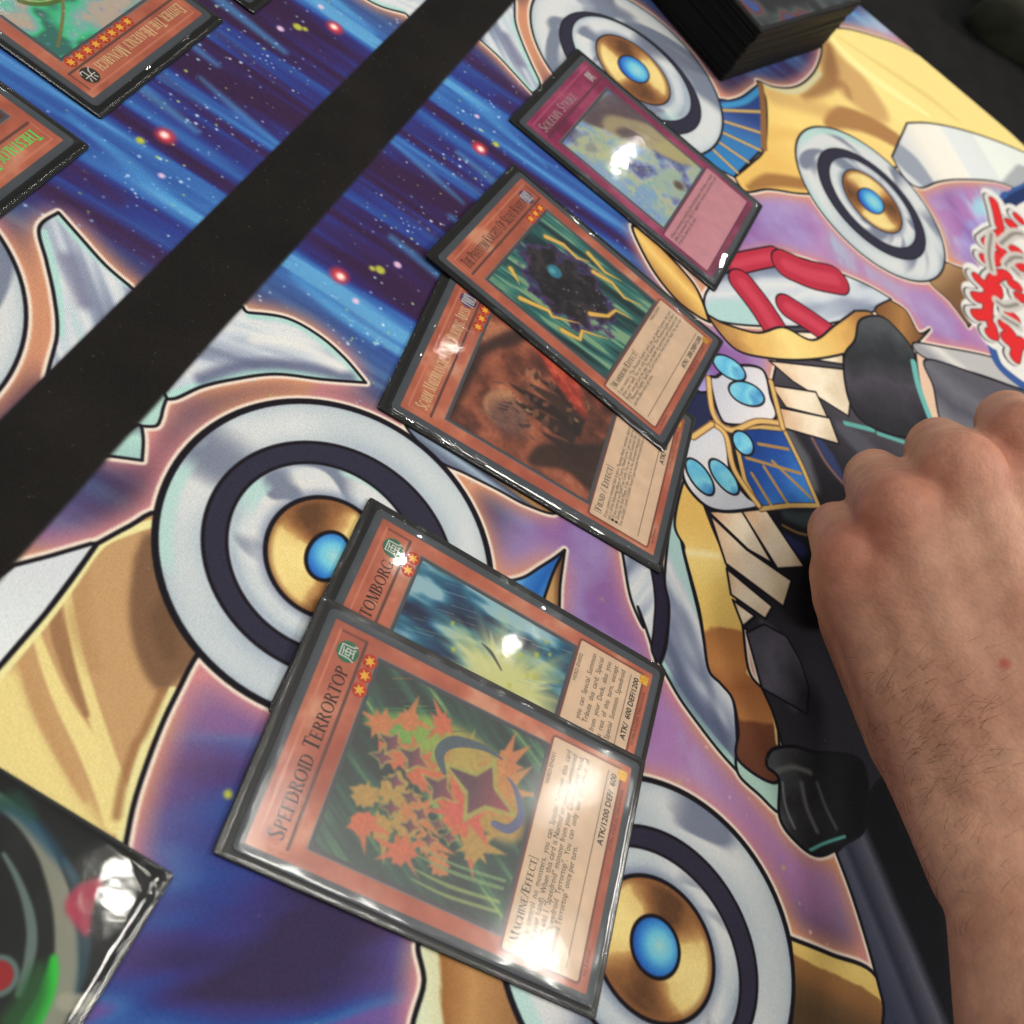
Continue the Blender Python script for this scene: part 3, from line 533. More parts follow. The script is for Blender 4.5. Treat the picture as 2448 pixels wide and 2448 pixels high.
def slab(name, P, z0, z1, mat, parent, uvbox=None, bev=.0):
    """extruded outline; the top may be inset a little (worn edge)"""
    n = len(P); c = np.mean(P, 0)
    top = [(x - bev * np.sign(x - c[0]), y - bev * np.sign(y - c[1]), z1) for x, y in P]
    v = [(x, y, z0) for x, y in P] + [(x, y, z1 - bev) for x, y in P] + top
    f = [tuple(range(n))[::-1], tuple(range(2 * n, 3 * n))]
    for i in range(n):
        j = (i + 1) % n; f.append((i, j, n + j, n + i)); f.append((n + i, n + j, 2 * n + j, 2 * n + i))
    uv = None
    if uvbox: uv = [((x - uvbox[0]) / (uvbox[2] - uvbox[0]), (y - uvbox[1]) / (uvbox[3] - uvbox[1])) for x, y, z in v]
    return mesh_obj(name, v, f, mat, parent, uv)

# ------------------------------------------------------------------ table and mat
def cloth_print_mat():
    m, n, l, b = new_mat('mat_cloth_print')
    im = n.new('ShaderNodeTexImage'); im.image = MAT_IMG; im.extension = 'EXTEND'; im.interpolation = 'Cubic'
    co = n.new('ShaderNodeTexCoord'); sep = n.new('ShaderNodeSeparateXYZ'); l.new(co.outputs['Object'], sep.inputs[0])
    # woven relief: two crossed fine waves
    mp = n.new('ShaderNodeMapping'); mp.inputs['Rotation'].default_value = (0, 0, .6); l.new(co.outputs['Object'], mp.inputs[0])
    w1 = n.new('ShaderNodeTexWave'); w1.inputs['Scale'].default_value = 620; w1.inputs['Distortion'].default_value = 1.2; w1.inputs['Detail Scale'].default_value = 2; l.new(mp.outputs[0], w1.inputs['Vector'])
    nz = n.new('ShaderNodeTexNoise'); nz.inputs['Scale'].default_value = 1900; nz.inputs['Detail'].default_value = 2; l.new(co.outputs['Object'], nz.inputs['Vector'])
    ad = n.new('ShaderNodeMath'); ad.operation = 'MULTIPLY_ADD'; ad.inputs[1].default_value = .45; l.new(w1.outputs['Fac'], ad.inputs[0]); l.new(nz.outputs['Fac'], ad.inputs[2])
    bp = n.new('ShaderNodeBump'); bp.inputs['Strength'].default_value = .3; bp.inputs['Distance'].default_value = .0003
    l.new(ad.outputs[0], bp.inputs['Height'])
    rp = n.new('ShaderNodeTexNoise'); rp.inputs['Scale'].default_value = 16; rp.inputs['Detail'].default_value = 2; l.new(co.outputs['Object'], rp.inputs['Vector']); b2_ = n.new('ShaderNodeBump'); b2_.inputs['Strength'].default_value = .35; b2_.inputs['Distance'].default_value = .005
    l.new(rp.outputs['Fac'], b2_.inputs['Height']); l.new(b2_.outputs[0], bp.inputs['Normal']); l.new(bp.outputs[0], b.inputs['Normal'])
    hv = n.new('ShaderNodeHueSaturation')
    mr = n.new('ShaderNodeMapRange'); mr.inputs[1].default_value = .3; mr.inputs[2].default_value = 1.1; mr.inputs[3].default_value = .84; mr.inputs[4].default_value = 1.14
    l.new(ad.outputs[0], mr.inputs[0]); l.new(mr.outputs[0], hv.inputs['Value']); l.new(im.outputs[0], hv.inputs['Color']); l.new(hv.outputs[0], b.inputs['Base Color'])
    b.inputs['Roughness'].default_value = .85; b.inputs['Specular IOR Level'].default_value = .08
    return m
RUBBER = plain('black_rubber', (22, 22, 22), .8, .2)
P = rrect(MX1 - MX0, MY1 - MY0, 6, 6, (MX0 + MX1) / 2, (MY0 + MY1) / 2)
mat_o = tag(empty('playmat', (0, 0, -2)), 'large cloth playmat printed with rings, gold wings and a blue starry sky', 'playmat')
base = slab('rubber_base', P, 0, 1.4, RUBBER, mat_o)
top = slab('printed_cloth', P, 1.4, 2.0, cloth_print_mat(), mat_o, (full.x0, full.y0, full.x1, full.y1), .15)
table = mesh_obj('table', [(-900, -900, -2.2), (1500, -900, -2.2), (1500, 700, -2.2), (-900, 700, -2.2), (-900, -900, -30), (1500, -900, -30), (1500, 700, -30), (-900, 700, -30)],
                 [(0, 1, 2, 3), (4, 7, 6, 5), (0, 4, 5, 1), (1, 5, 6, 2), (2, 6, 7, 3), (3, 7, 4, 0)], plain('black_table_cloth', (14, 14, 15), .85, .15, noise=.4, nscale=60))
tag(table, 'black cloth covered table top under the playmat', 'table', kind='structure')

# ------------------------------------------------------------------ serif capitals drawn as outlines (for the card names)
TK, TN, SL, SH = .165, .065, .085, .05
def _bowl(cx, cy, rx, ry, a0, a1, n=14):
    o = []; i = []
    for k in range(n + 1):
        a = math.radians(a0 + (a1 - a0) * k / n); o.append((cx + rx * math.cos(a), cy + ry * math.sin(a))); i.append((cx + (rx - TK) * math.cos(a), cy + (ry - TN) * math.sin(a)))
    return [[o[k], o[k + 1], i[k + 1], i[k]] for k in range(n)]
def _rect(x0, y0, x1, y1): return [(x0, y0), (x1, y0), (x1, y1), (x0, y1)]
def _stem(x, y0=0, y1=1, w=TK, s0=True, s1=True):
    q = [_rect(x - w / 2, y0, x + w / 2, y1)]
    if s0: q.append(_rect(x - w / 2 - SL, y0, x + w / 2 + SL, y0 + SH))
    if s1: q.append(_rect(x - w / 2 - SL, y1 - SH, x + w / 2 + SL, y1))
    return q
def _diag(x0, y0, x1, y1, w, s=0):
    q = [[(x0 - w / 2, y0), (x0 + w / 2, y0), (x1 + w / 2, y1), (x1 - w / 2, y1)]]
    for (x, y, bit) in ((x0, y0, 1), (x1, y1, 2)):
        if s & bit: q.append(_rect(x - w / 2 - SL, y if y < .5 else y - SH, x + w / 2 + SL, y + SH if y < .5 else y))
    return q
def _hor(x0, x1, y): return [_rect(x0, y - TN / 2 if 0 < y < 1 else (y if y == 0 else y - TN), x1, y + TN / 2 if 0 < y < 1 else (y + TN if y == 0 else y))]
def _fin(x, y0, y1): return [_rect(x - SH, min(y0, y1), x, max(y0, y1))]
GL = {
 'A': (_diag(.06, 0, .36, 1, TN, 1) + _diag(.70, 0, .38, 1, TK, 1) + _hor(.16, .56, .34), .80),
 'B': (_stem(.14) + _bowl(.30, .755, .28, .245, -90, 90) + _bowl(.30, .27, .36, .27, -90, 90) + _hor(.1, .31, 1) + _hor(.1, .31, .52) + _hor(.1, .31, 0), .72),
 'C': (_bowl(.45, .5, .43, .51, 48, 312, 20) + _fin(.78, .66, .99) + _fin(.80, .0, .3), .84),
 'D': (_stem(.14) + _bowl(.30, .5, .48, .5, -90, 90) + _hor(.1, .31, 1) + _hor(.1, .31, 0), .86),
 'E': (_stem(.14) + _hor(.1, .56, 1) + _hor(.1, .46, .52) + _hor(.1, .60, 0) + _fin(.57, .8, 1) + _fin(.61, 0, .22) + _fin(.46, .42, .62), .67),
 'F': (_stem(.14) + _hor(.1, .56, 1) + _hor(.1, .46, .52) + _fin(.57, .8, 1) + _fin(.46, .42, .62), .62),
 'G': (_bowl(.45, .5, .43, .51, 48, 315, 20) + _fin(.78, .66, .99) + _stem(.74, .04, .42, TK, False, True), .88),
 'H': (_stem(.14) + _stem(.68) + _hor(.14, .68, .52), .83), 'I': (_stem(.16), .33),
 'K': (_stem(.14) + _diag(.22, .44, .62, 1, TN, 2) + _diag(.66, 0, .32, .58, TK, 1), .76),
 'L': (_stem(.14) + _hor(.1, .56, 0) + _fin(.58, 0, .24), .61),
 'M': (_stem(.12, w=TN) + _diag(.47, 0, .17, 1, TK) + _diag(.47, 0, .80, 1, TN) + _stem(.84), .99),
 'N': (_stem(.12, w=TN) + _diag(.68, 0, .16, 1, TK) + _stem(.70, w=TN, s0=False), .85),
 'O': (_bowl(.46, .5, .45, .51, 0, 360, 26), .93),
 'P': (_stem(.14) + _bowl(.29, .745, .34, .255, -90, 90) + _hor(.1, .3, 1) + _hor(.1, .3, .52), .67),
 'R': (_stem(.14) + _bowl(.29, .755, .32, .245, -90, 90) + _hor(.1, .3, 1) + _hor(.1, .3, .52) + _diag(.68, 0, .36, .54, TK, 1), .76),
 'S': (_bowl(.28, .76, .25, .25, 40, 250, 12) + _bowl(.28, .25, .27, .26, -150, 70, 12) + [[(.06, .66), (.14, .78), (.52, .34), (.42, .24)]] + _fin(.48, .74, .98) + _fin(.09, .02, .28), .58),
 'T': (_stem(.33, s1=False) + _hor(.02, .64, 1) + _fin(.07, .78, 1) + _fin(.64, .78, 1), .67),
 'U': (_stem(.14, .28, 1, s0=False) + _stem(.64, .28, 1, TN, s0=False) + _bowl(.36, .29, .305, .30, 180, 360), .80),
 'V': (_diag(.36, 0, .08, 1, TK, 2) + _diag(.36, 0, .66, 1, TN, 2), .74),
 'W': (_diag(.28, 0, .08, 1, TK, 2) + _diag(.28, 0, .50, 1, TN) + _diag(.72, 0, .50, 1, TK) + _diag(.72, 0, .94, 1, TN, 2), 1.02),
 'Y': (_diag(.34, .45, .07, 1, TK, 2) + _diag(.34, .45, .62, 1, TN, 2) + _stem(.34, 0, .46, s1=False), .70),
 '/': (_diag(.02, -.05, .36, 1.05, TN * 1.3), .42), ',': (_diag(.04, -.2, .12, .12, .1), .22), ' ': ([], .34),
 '[': (_rect(.1, -.1, .17, 1.1) and [_rect(.1, -.1, .17, 1.1), _rect(.1, 1.04, .3, 1.1), _rect(.1, -.1, .3, -.04)], .36),
 ']': ([_rect(.17, -.1, .24, 1.1), _rect(.04, 1.04, .24, 1.1), _rect(.04, -.1, .24, -.04)], .34),
}
def serif(name, text, x, y, cap, width, mat, parent, z, small=.8, right=False):
    """small-cap serif line: first letters full size; squeezed to the width"""
    polys = []; cx = 0; up = True
    for ch in text:
        sc = 1.0 if (up or ch in '[]/') else small
        g, adv = GL[ch]
        for q in g: polys.append([(cx + px * sc, py * sc) for px, py in q])
        cx += (adv + .05) * sc; up = ch in ' [/'
    k = cap; kx = min(cap, width / cx) if width else cap
    if right: x = x - cx * kx
    v = []; f = []
    for q in polys:
        if sum(q[i][0] * q[(i + 1) % 4][1] - q[(i + 1) % 4][0] * q[i][1] for i in range(4)) < 0: q = q[::-1]
        b0 = len(v); v += [(x + a * kx, y + b * k, z + .0008 * (len(f) % 7)) for a, b in q]; f.append((b0, b0 + 1, b0 + 2, b0 + 3))
    return mesh_obj(name, v, f, mat, parent)
def type_text(name, body, x, y, size, mat, parent, z, box=None, align='LEFT', xs=1.0, spacing=1.0, bold=0.):
    cu = bpy.data.curves.new(name, 'FONT'); cu.body = body; cu.size = size * MM; cu.resolution_u = 2; cu.space_line = spacing
    if box: cu.text_boxes[0].width = box * MM / xs
    cu.align_x = align; cu.offset = bold * MM
    t = bpy.data.objects.new(name, cu); COL.objects.link(t)
    dg = bpy.context.evaluated_depsgraph_get(); me = bpy.data.meshes.new_from_object(t.evaluated_get(dg))
    bpy.data.objects.remove(t); bpy.data.curves.remove(cu)
    co = np.zeros(len(me.vertices) * 3); me.vertices.foreach_get('co', co); co = co.reshape(-1, 3)
    co[:, 0] = co[:, 0] * xs + x * MM; co[:, 1] += y * MM; co[:, 2] = z * MM
    me.vertices.foreach_set('co', co.ravel()); me.update()
    me.materials.clear(); me.materials.append(mat)
    o = bpy.data.objects.new(name, me); COL.objects.link(o); o.parent = parent
    return o

# ------------------------------------------------------------------ card materials
INK = plain('black_ink', (52, 40, 36), .6, .2); GOLD_INK = plain('gold_foil_ink', (240, 222, 170), .4, .5, .1)
GREEN_INK = plain('green_foil_ink', (60, 255, 110), .4, .5, 0); SILVER_INK = plain('silver_foil_ink', (206, 196, 190), .35, .6, .4)
WHITE_INK = plain('white_ink', (226, 226, 220), .6, .2); GREY_INK = plain('grey_ink', (96, 52, 44), .6, .2); BROWN_INK = plain('brown_ink', (74, 58, 50), .7, .2)
SLEEVE = plain('black_sleeve_plastic', (11, 13, 12), .4, .4); PAPER = plain('card_paper', (170, 165, 155), .8, .2)
HOLO = plain('gold_hologram', (232, 178, 60), .35, .6, .4, noise=.35, nscale=2200); STAR_RED = plain('star_red', (206, 66, 36), .5, .3, noise=.25, nscale=900); STAR_YEL = plain('star_yellow', (250, 196, 70), .5, .3)
ICON = {'wind': plain('icon_green', (60, 128, 96), .5, .3, noise=.2, nscale=900), 'dark': plain('icon_violet', (92, 62, 116), .5, .3, noise=.25, nscale=900), 'trap': plain('icon_magenta', (150, 52, 96), .5, .3), 'light': plain('icon_brown', (58, 52, 40), .5, .3)}

def film_mat(rough=.045, haze=.2):
    m, n, l, b = new_mat('clear_sleeve_film'); n.remove(b)
    out = n['Material Output']; tr = n.new('ShaderNodeBsdfTransparent'); gl = n.new('ShaderNodeBsdfGlossy'); gl.inputs['Roughness'].default_value = rough
    g2 = n.new('ShaderNodeBsdfGlossy'); g2.inputs['Roughness'].default_value = .27; gm = n.new('ShaderNodeMixShader'); gm.inputs[0].default_value = haze
    l.new(gl.outputs[0], gm.inputs[1]); l.new(g2.outputs[0], gm.inputs[2])
    mx = n.new('ShaderNodeMixShader'); fr = n.new('ShaderNodeFresnel'); fr.inputs['IOR'].default_value = 1.58
    co = n.new('ShaderNodeTexCoord'); nz = n.new('ShaderNodeTexNoise'); nz.inputs['Scale'].default_value = 90; nz.inputs['Detail'].default_value = 3
    l.new(co.outputs['Object'], nz.inputs['Vector']); bp = n.new('ShaderNodeBump'); bp.inputs['Strength'].default_value = .05; bp.inputs['Distance'].default_value = .001
    l.new(nz.outputs['Fac'], bp.inputs['Height']); l.new(bp.outputs[0], gl.inputs['Normal']); l.new(bp.outputs[0], fr.inputs['Normal'])
    tr.inputs['Color'].default_value = (.95, .955, .95, 1)
    l.new(fr.outputs[0], mx.inputs[0]); l.new(tr.outputs[0], mx.inputs[1]); l.new(gm.outputs[0], mx.inputs[2]); l.new(mx.outputs[0], out.inputs['Surface'])
    return m
FILM = film_mat(); FILM_WORN = film_mat(.11, .26)
def print_mat(name, im, rough=.45, spec=.3, foil=0.):
    m, n, l, b = new_mat(name); t = n.new('ShaderNodeTexImage'); t.image = im; t.interpolation = 'Cubic'; t.extension = 'EXTEND'
    l.new(t.outputs[0], b.inputs['Base Color']); b.inputs['Roughness'].default_value = rough; b.inputs['Specular IOR Level'].default_value = spec; b.inputs['Metallic'].default_value = foil
    return m

SW, SHT = 64.3, 92.1          # outer sleeve
CW, CH = 60.4, 87.6           # card
CDY = -.75                    # the card has slid to the bottom of its sleeve
def face_image(kind, seed):
    c = Canvas(-CW / 2, -CH / 2, CW / 2, CH / 2, .14); X, Y = c.xy()
    c.a[:] = rgb(84, 90, 98)
    n1 = fbm(X / 9., Y / 9., seed, 4); n2 = fbm(X / 22., Y / 22., seed + 5, 2)
    if kind == 'trap': body = ramp((n1 - .5) * 1.6 + .5, [(0, (138, 36, 84)), (.5, (168, 58, 106)), (1, (196, 96, 132))]); txt = (222, 160, 172); dk = (112, 30, 70); lt = (208, 112, 146)
    else: body = ramp((n1 - .5) * 1.7 + .5 + .5 * (n2 - .5), [(0, (186, 98, 76)), (.4, (200, 114, 88)), (.7, (212, 128, 100)), (1, (226, 166, 136))]); txt = (234, 206, 178); dk = (116, 56, 44); lt = (226, 150, 118)
    inner = rrect(CW - 4.5, CH - 4.5, .4)
    c.paint(c.mask(inner), lambda A, B: body[:A.shape[0], :A.shape[1]] if A.shape != X.shape else body)
    m = c.mask(inner); r0, r1, c0, c1, M = m; c.a[r0:r1, c0:c1] = c.a[r0:r1, c0:c1] * (1 - M[..., None]) + body[r0:r1, c0:c1] * M[..., None]
    # name bar: light upper edge, dark lower edge
    x0, x1, y0, y1 = -CW / 2 + 4.2, CW / 2 - 4.2, CH / 2 - 11.0, CH / 2 - 4.2
    c.stroke([(x0, y1), (x1, y1)], .5, lt, .9, .25); c.stroke([(x0, y0), (x0, y1)], .45, lt, .7, .2)
    c.stroke([(x0 + .4, y0), (x1, y0)], .7, (92, 62, 60), .85, .25); c.stroke([(x1, y0), (x1, y1 - .5)], .55, (120, 72, 62), .8, .2)
    # picture box and text box frames
    c.fill(rrect(47.8, 47.8, .3, cy=CH / 2 - 38.6), (92, 90, 96)); c.stroke(rrect(47.8, 47.8, .3, cy=CH / 2 - 38.6), .4, (150, 148, 150), .6, .15, True)
    tb = rrect(52.4, 19.8, .6, cy=-CH / 2 + 14.8)
    c.stroke(tb, 1.1, dk, .75, .35, True); c.fill(tb, txt)
    if kind != 'trap': c.stroke([(-24.5, -CH / 2 + 8.4), (24.5, -CH / 2 + 8.4)], .18, (96, 70, 56), .9, .1)
    tn = fbm(X / 3., Y / 3., seed + 2, 3); c.a *= (.96 + .08 * tn)[..., None]
    return img_from('card_face', c.a)
PIC = 45.6
def picture_canvas(): return Canvas(-PIC / 2, -PIC / 2, PIC / 2, PIC / 2, .14)

def pic_burst(seed=1):
    """green field with a ragged orange and yellow burst and violet lozenges"""
    c = picture_canvas(); X, Y = c.xy(); r = np.random.default_rng(seed)
    a = X * .55 + Y * .83
    c.a[:] = ramp((fbm((X * .83 - Y * .55) / 2.6, a / 26, 3, 3) - .5) * 2.2 + .4, [(0, (54, 64, 62)), (.45, (60, 84, 76)), (.72, (68, 106, 88)), (.92, (96, 142, 100)), (1, (150, 180, 108))])
    def burst(cx, cy, rr, n, col, lo=.5, al=1.):
        P = []
        for k in range(2 * n):
            q = rr * (r.choice([.85, 1.1, 1.9], p=[.45, .35, .2]) * r.uniform(.85, 1.1) if k % 2 == 0 else r.uniform(lo * .7, lo * 1.1)); th = math.pi * (k + r.uniform(-.4, .4)) / n; P.append((cx + q * math.cos(th), cy + q * math.sin(th)))
        c.fill(P, col, al, .12)
    c.fill(crom([(8, 22), (14, 14), (17, 2), (15, -10), (8, -20), (-2, -22), (-4, -14), (2, -4), (6, 8)], True), lambda A, B: ramp((B + 22) / 44, [(0, (214, 170, 100)), (.4, (206, 176, 92)), (.7, (158, 196, 88)), (1, (84, 176, 92))]), .95, .8)
    for k in range(16):
        x = r.uniform(4, 21); y = r.uniform(-8, 20); L = r.uniform(4, 10); c.stroke([(x, y), (x + L * .5, y - L)], [.2, r.uniform(.5, 1.5), .15], [(64, 190, 104), (226, 132, 74), (70, 108, 86), (150, 204, 96)][r.integers(4)], .75, .25)
    for x, y, q in ((4, 13, 4.4), (-4, 10, 4.2), (-10, 5, 4.0), (-13, 10, 3.6), (-6, 4, 4), (-12, -1, 3.4), (3, 5, 4.6), (-3, -8, 6.5), (2, -14, 6), (10, -2, 4), (-14, 14, 3.4), (-16, 4, 3.6), (9, 18, 3.4), (13, 12, 3.2), (-8, 16, 3.2), (-15, -5, 3), (16, 4, 3), (14, -14, 4), (-8, -12, 4)): burst(x, y, q * 1.12, 9, [(222, 140, 86), (226, 122, 84), (206, 164, 88)][r.integers(3)], .72)
    burst(-1, -7, 6, 9, (228, 112, 92), .6); burst(6, -13, 7.5, 11, (220, 156, 92), .7); burst(9, -4, 5, 9, (204, 178, 92), .7)
    pts = [(2, 15, 3.0, .2), (6, 14, 3.6, -.2), (-2, 10.5, 2.7, .1), (5, 8, 4.2, -.15), (-8, 9.5, 2.7, .3), (-4, 6, 2.4, 0), (-10, 4, 2.5, .2), (-6.5, 2.5, 2.3, -.1), (-11, -1, 2.3, .3), (-7, -2, 2.1, 0), (-8.5, -5.5, 2.2, .2), (1, 0, 4.6, -.25), (5, -9.5, 9.0, -.2)]
    for x, y, q, t in pts:
        def loz(k, wd):
            P = [(0, q * k), (wd * q * k * .32, q * .25 * k), (wd * q * k, 0), (wd * q * k * .34, -q * .3 * k), (0, -q * k), (-wd * q * k * .34, -q * .3 * k), (-wd * q * k, 0), (-wd * q * k * .32, q * .25 * k)]
            return [(x + A * math.cos(t) - B * math.sin(t), y + A * math.sin(t) + B * math.cos(t)) for A, B in P]
        c.fill(loz(1.22, .85), (188, 186, 100), .95, .2); c.fill(loz(1.0, .75), lambda A, B: ramp((B - y) / q * .5 + .5, [(0, (196, 92, 104)), (.35, (150, 84, 94)), (.6, (116, 78, 90)), (1, (100, 72, 90))]), 1, .1)
    c.stroke(crom([(5, 0), (9, 2.5), (13, 0), (15, -7), (14.5, -13)]), [1.0, 2.6, 3.0, 1.6, .2], (92, 106, 118), 1, .2)
    c.stroke(crom([(-1, -15), (-.5, -19), (4, -21), (9, -18), (11, -15)]), [1.6, 2.2, 2.2, 1.2, .2], (112, 116, 156), 1, .2)
    for x0 in (-20.5, -18.3, -15.2, -13.4): c.stroke(crom([(x0, 0), (x0 - .2, -9), (x0 + 1.2, -21)]), [.3, r.uniform(.5, 1.1), .8], [(182, 198, 112), (150, 184, 120)][r.integers(2)], .75, .25)
    c.a *= (.93 + .14 * fbm(X * 1.6, Y * 1.6, 8, 2))[..., None]; c.a[:] = c.a * .88 + .085; return c.a
def pic_spray(seed=2):
    """blue storm with a pale yellow flare"""
    c = picture_canvas(); X, Y = c.xy(); r = np.random.default_rng(seed)
    a = X * .3 + Y * .95
    c.a[:] = ramp((fbm(X / 4., Y / 11., 6, 3) - .5) * 2.4 + .5 + .012 * X, [(0, (34, 46, 78)), (.35, (44, 84, 122)), (.6, (50, 120, 148)), (.8, (96, 156, 184)), (1, (168, 204, 214))])
    th = np.arctan2(Y + 8, X - 2); rr = np.hypot(X - 2, Y + 8)
    fl = sstep(1.35 - rr / (9 + 16 * fbm(th * 4 + 20, th * 0, 12, 3)))
    c.a[:] = mix(c.a, rgb(222, 222, 160), fl)
    for k in range(26):
        th_ = r.uniform(0, 6.28); q0 = r.uniform(5, 10); q1 = q0 + r.uniform(3, 9); c.fill([(2 + q0 * math.cos(th_ - .12), -8 + q0 * math.sin(th_ - .12)), (2 + q1 * math.cos(th_), -8 + q1 * math.sin(th_)), (2 + q0 * math.cos(th_ + .12), -8 + q0 * math.sin(th_ + .12))], (226, 226, 172), .8, .15)
    for k in range(90):
        x = r.uniform(-22, 22); y = r.uniform(-22, 22); L = r.uniform(2, 9); c.stroke([(x, y), (x + L * .25, y - L)], [.1, .5, .1], [(206, 222, 226), (196, 206, 96), (120, 176, 206)][r.integers(3)], r.uniform(.3, .8), .2)
    for k in range(16):
        x = r.uniform(-6, 20); y = r.uniform(-18, 12); q = r.uniform(.5, 1.6); c.fill([(x, y + q * .3), (x + q, y + q * .7), (x + q * 1.4, y - q * .2), (x + q * .4, y - q * .4)], (206, 206, 104), .9, .15)
    for P, wd in (([(-10, -4), (-6, -1), (-3, -4)], [.6, 1.4, .5]), ([(6, -6), (9, -2), (10, 1)], [.4, 1.0, .3]), ([(-8, 4), (-7, 9)], [.3, .7])): c.stroke(crom(P), wd, (64, 66, 70), .8, .2)
    c.dot(-2, -7, 2.6, (58, 88, 148), .95, .5); c.dot(-2.4, -6.4, 1.0, (130, 170, 206), .9, .4)
    return c.a
def pic_bolts(seed=3):
    """teal streaks, a dark cloud and yellow lightning"""
    c = picture_canvas(); X, Y = c.xy(); r = np.random.default_rng(seed)
    c.a[:] = ramp((fbm(X / 2.4 + Y * .05, Y / 22., 5, 3) - .5) * 2.6 + .5, [(0, (28, 54, 58)), (.4, (40, 92, 94)), (.65, (50, 116, 114)), (.88, (84, 152, 142)), (1, (150, 186, 150))])
    d = np.hypot((X + 1) / 12., (Y - 2) / 15.) + .9 * (fbm(X / 4., Y / 4., 15, 4) - .5); m = sstep((1.12 - d) * 4)
    c.a[:] = mix(c.a, ramp((fbm(X / 3, Y / 3, 22, 3) - .5) * 2 + .5, [(0, (96, 60, 120)), (.5, (72, 62, 120)), (1, (120, 80, 130))]), sstep((1.26 - d) * 5)); c.a[:] = mix(c.a, ramp((fbm(X / 2.4, Y / 2.4, 27, 3) - .5) * 2 + .5, [(0, (28, 26, 34)), (.6, (44, 40, 48)), (1, (70, 60, 66))]), m)
    for P in ([(-20, 12), (-16, 3), (-17, 1), (-11, -7)], [(-19, -4), (-17, -10), (-13, -9), (-8, -17)], [(-4, -8), (1, -13), (6, -14), (8, -20)], [(12, 18), (15, 12), (14, 6), (17, 2)], [(14, -1), (16, -8), (14, -14), (17, -20)], [(20, 4), (18, -4), (20, -10)], [(-12, 20), (-15, 15)]):
        c.stroke(np.array(P, float), [2.6, 1.8, 1.4, .3], (206, 150, 70), .6, .8); c.stroke(np.array(P, float), [1.7, 1.2, .9, .2], (246, 206, 110), 1, .2)
    c.dot(1, 9, 2.7, (62, 150, 176), .95, .6); c.dot(.6, 9.6, 1.2, (120, 196, 206), .8, .6)
    for k in range(14): c.dot(r.uniform(-6, 8), r.uniform(-10, 6), r.uniform(.2, .5), (160, 160, 160), .7, .2)
    return c.a
def pic_ember(seed=4):
    """dim brown-red crag land with a pale moon, dark spires and a glowing red slope"""
    c = picture_canvas(); X, Y = c.xy(); r = np.random.default_rng(seed)
    c.a[:] = ramp((fbm(X / 9., Y / 9., 4, 4) - .5) * 2.0 + .5 + .01 * (X - 4) * .4, [(0, (84, 52, 44)), (.35, (126, 72, 56)), (.6, (166, 96, 72)), (.85, (190, 116, 86)), (1, (206, 138, 102))])
    c.dot(-9, 9, 6.8, (208, 156, 118), .9, 1.0); c.dot(-11, 7, 6.2, (122, 84, 80), .75, 2.6)
    for k in range(30):
        x = -8 + r.normal() * 3.4; y = 4 + r.normal() * 4; L = r.uniform(1, 4); t = r.uniform(.6, 2.2); c.stroke([(x, y), (x + L * math.cos(t), y + L * math.sin(t))], [.8, .15], [(70, 54, 56), (110, 84, 84), (150, 110, 96)][r.integers(3)], .7, .3)
    def spire(x, y, w_, h_, col):
        P = [(x - w_, y)]
        for k in range(5): P.append((x - w_ * (1 - k / 5) * r.uniform(.6, 1), y + h_ * (k + .6) / 5))
        P.append((x + r.uniform(-.6, .6), y + h_))
        for k in range(5): P.append((x + w_ * (k + .6) / 5 * r.uniform(.6, 1), y + h_ * (1 - (k + .4) / 5)))
        P.append((x + w_, y)); c.fill(P, col, .95, .25)
    c.fill(crom([(-23, 23), (-8, 21), (6, 20), (16, 13), (23, 10), (23, 14), (10, 22), (0, 24)], True), (60, 38, 36), .85, .8)
    for x, y, w_, h_ in ((-4, -14, 4, 22), (1, -15, 4, 26), (5, -14, 4, 21), (9, -12, 3.4, 15), (-9, -18, 4, 15)): spire(x, y, w_, h_, [(62, 44, 42), (74, 52, 46), (52, 38, 38)][r.integers(3)])
    for k in range(46):
        x = r.uniform(-6, 11); y = r.uniform(-14, 10); q = r.uniform(.4, 1.5); t = r.uniform(0, 3.1)
        c.fill([(x + q * math.cos(t + a_) * (1.8 if i % 2 else .5), y + q * math.sin(t + a_)) for i, a_ in enumerate((0, 1.3, 2.8, 4.4))], [(190, 132, 98), (156, 102, 78), (92, 66, 60), (204, 158, 116), (60, 46, 46), (120, 80, 66)][r.integers(6)], .8, .2)
    c.fill(crom([(-22, -3), (-14, -4), (-8, -12), (-2, -20), (2, -24), (-18, -24), (-17, -14)], True), (64, 44, 38), .9, .6)
    c.fill(crom([(5, -15), (10, -5), (18, 5), (24, 10), (24, -4), (17, -9), (10, -13)], True), lambda A, B: ramp((fbm(A / 3, B / 3, 6, 3) - .5) * 1.6 + .5, [(0, (150, 52, 44)), (.5, (206, 72, 56)), (1, (232, 112, 78))]), .95, .7)
    c.fill(crom([(12, -24), (14, -13), (20, -9), (24, -7), (24, -24)], True), lambda A, B: ramp(fbm(A / 4, B / 4, 9, 3), [(.2, (70, 38, 34)), (.8, (150, 76, 60))]), .9, .5)
    for k in range(9): c.stroke([(8 + k * 1.7, -13 + k), (15 + k, -3 + k * 1.1)], .35, (236, 132, 92), .4, .4)
    c.a *= (.9 + .2 * fbm(X * 1.2, Y * 1.2, 9, 3))[..., None]; return c.a
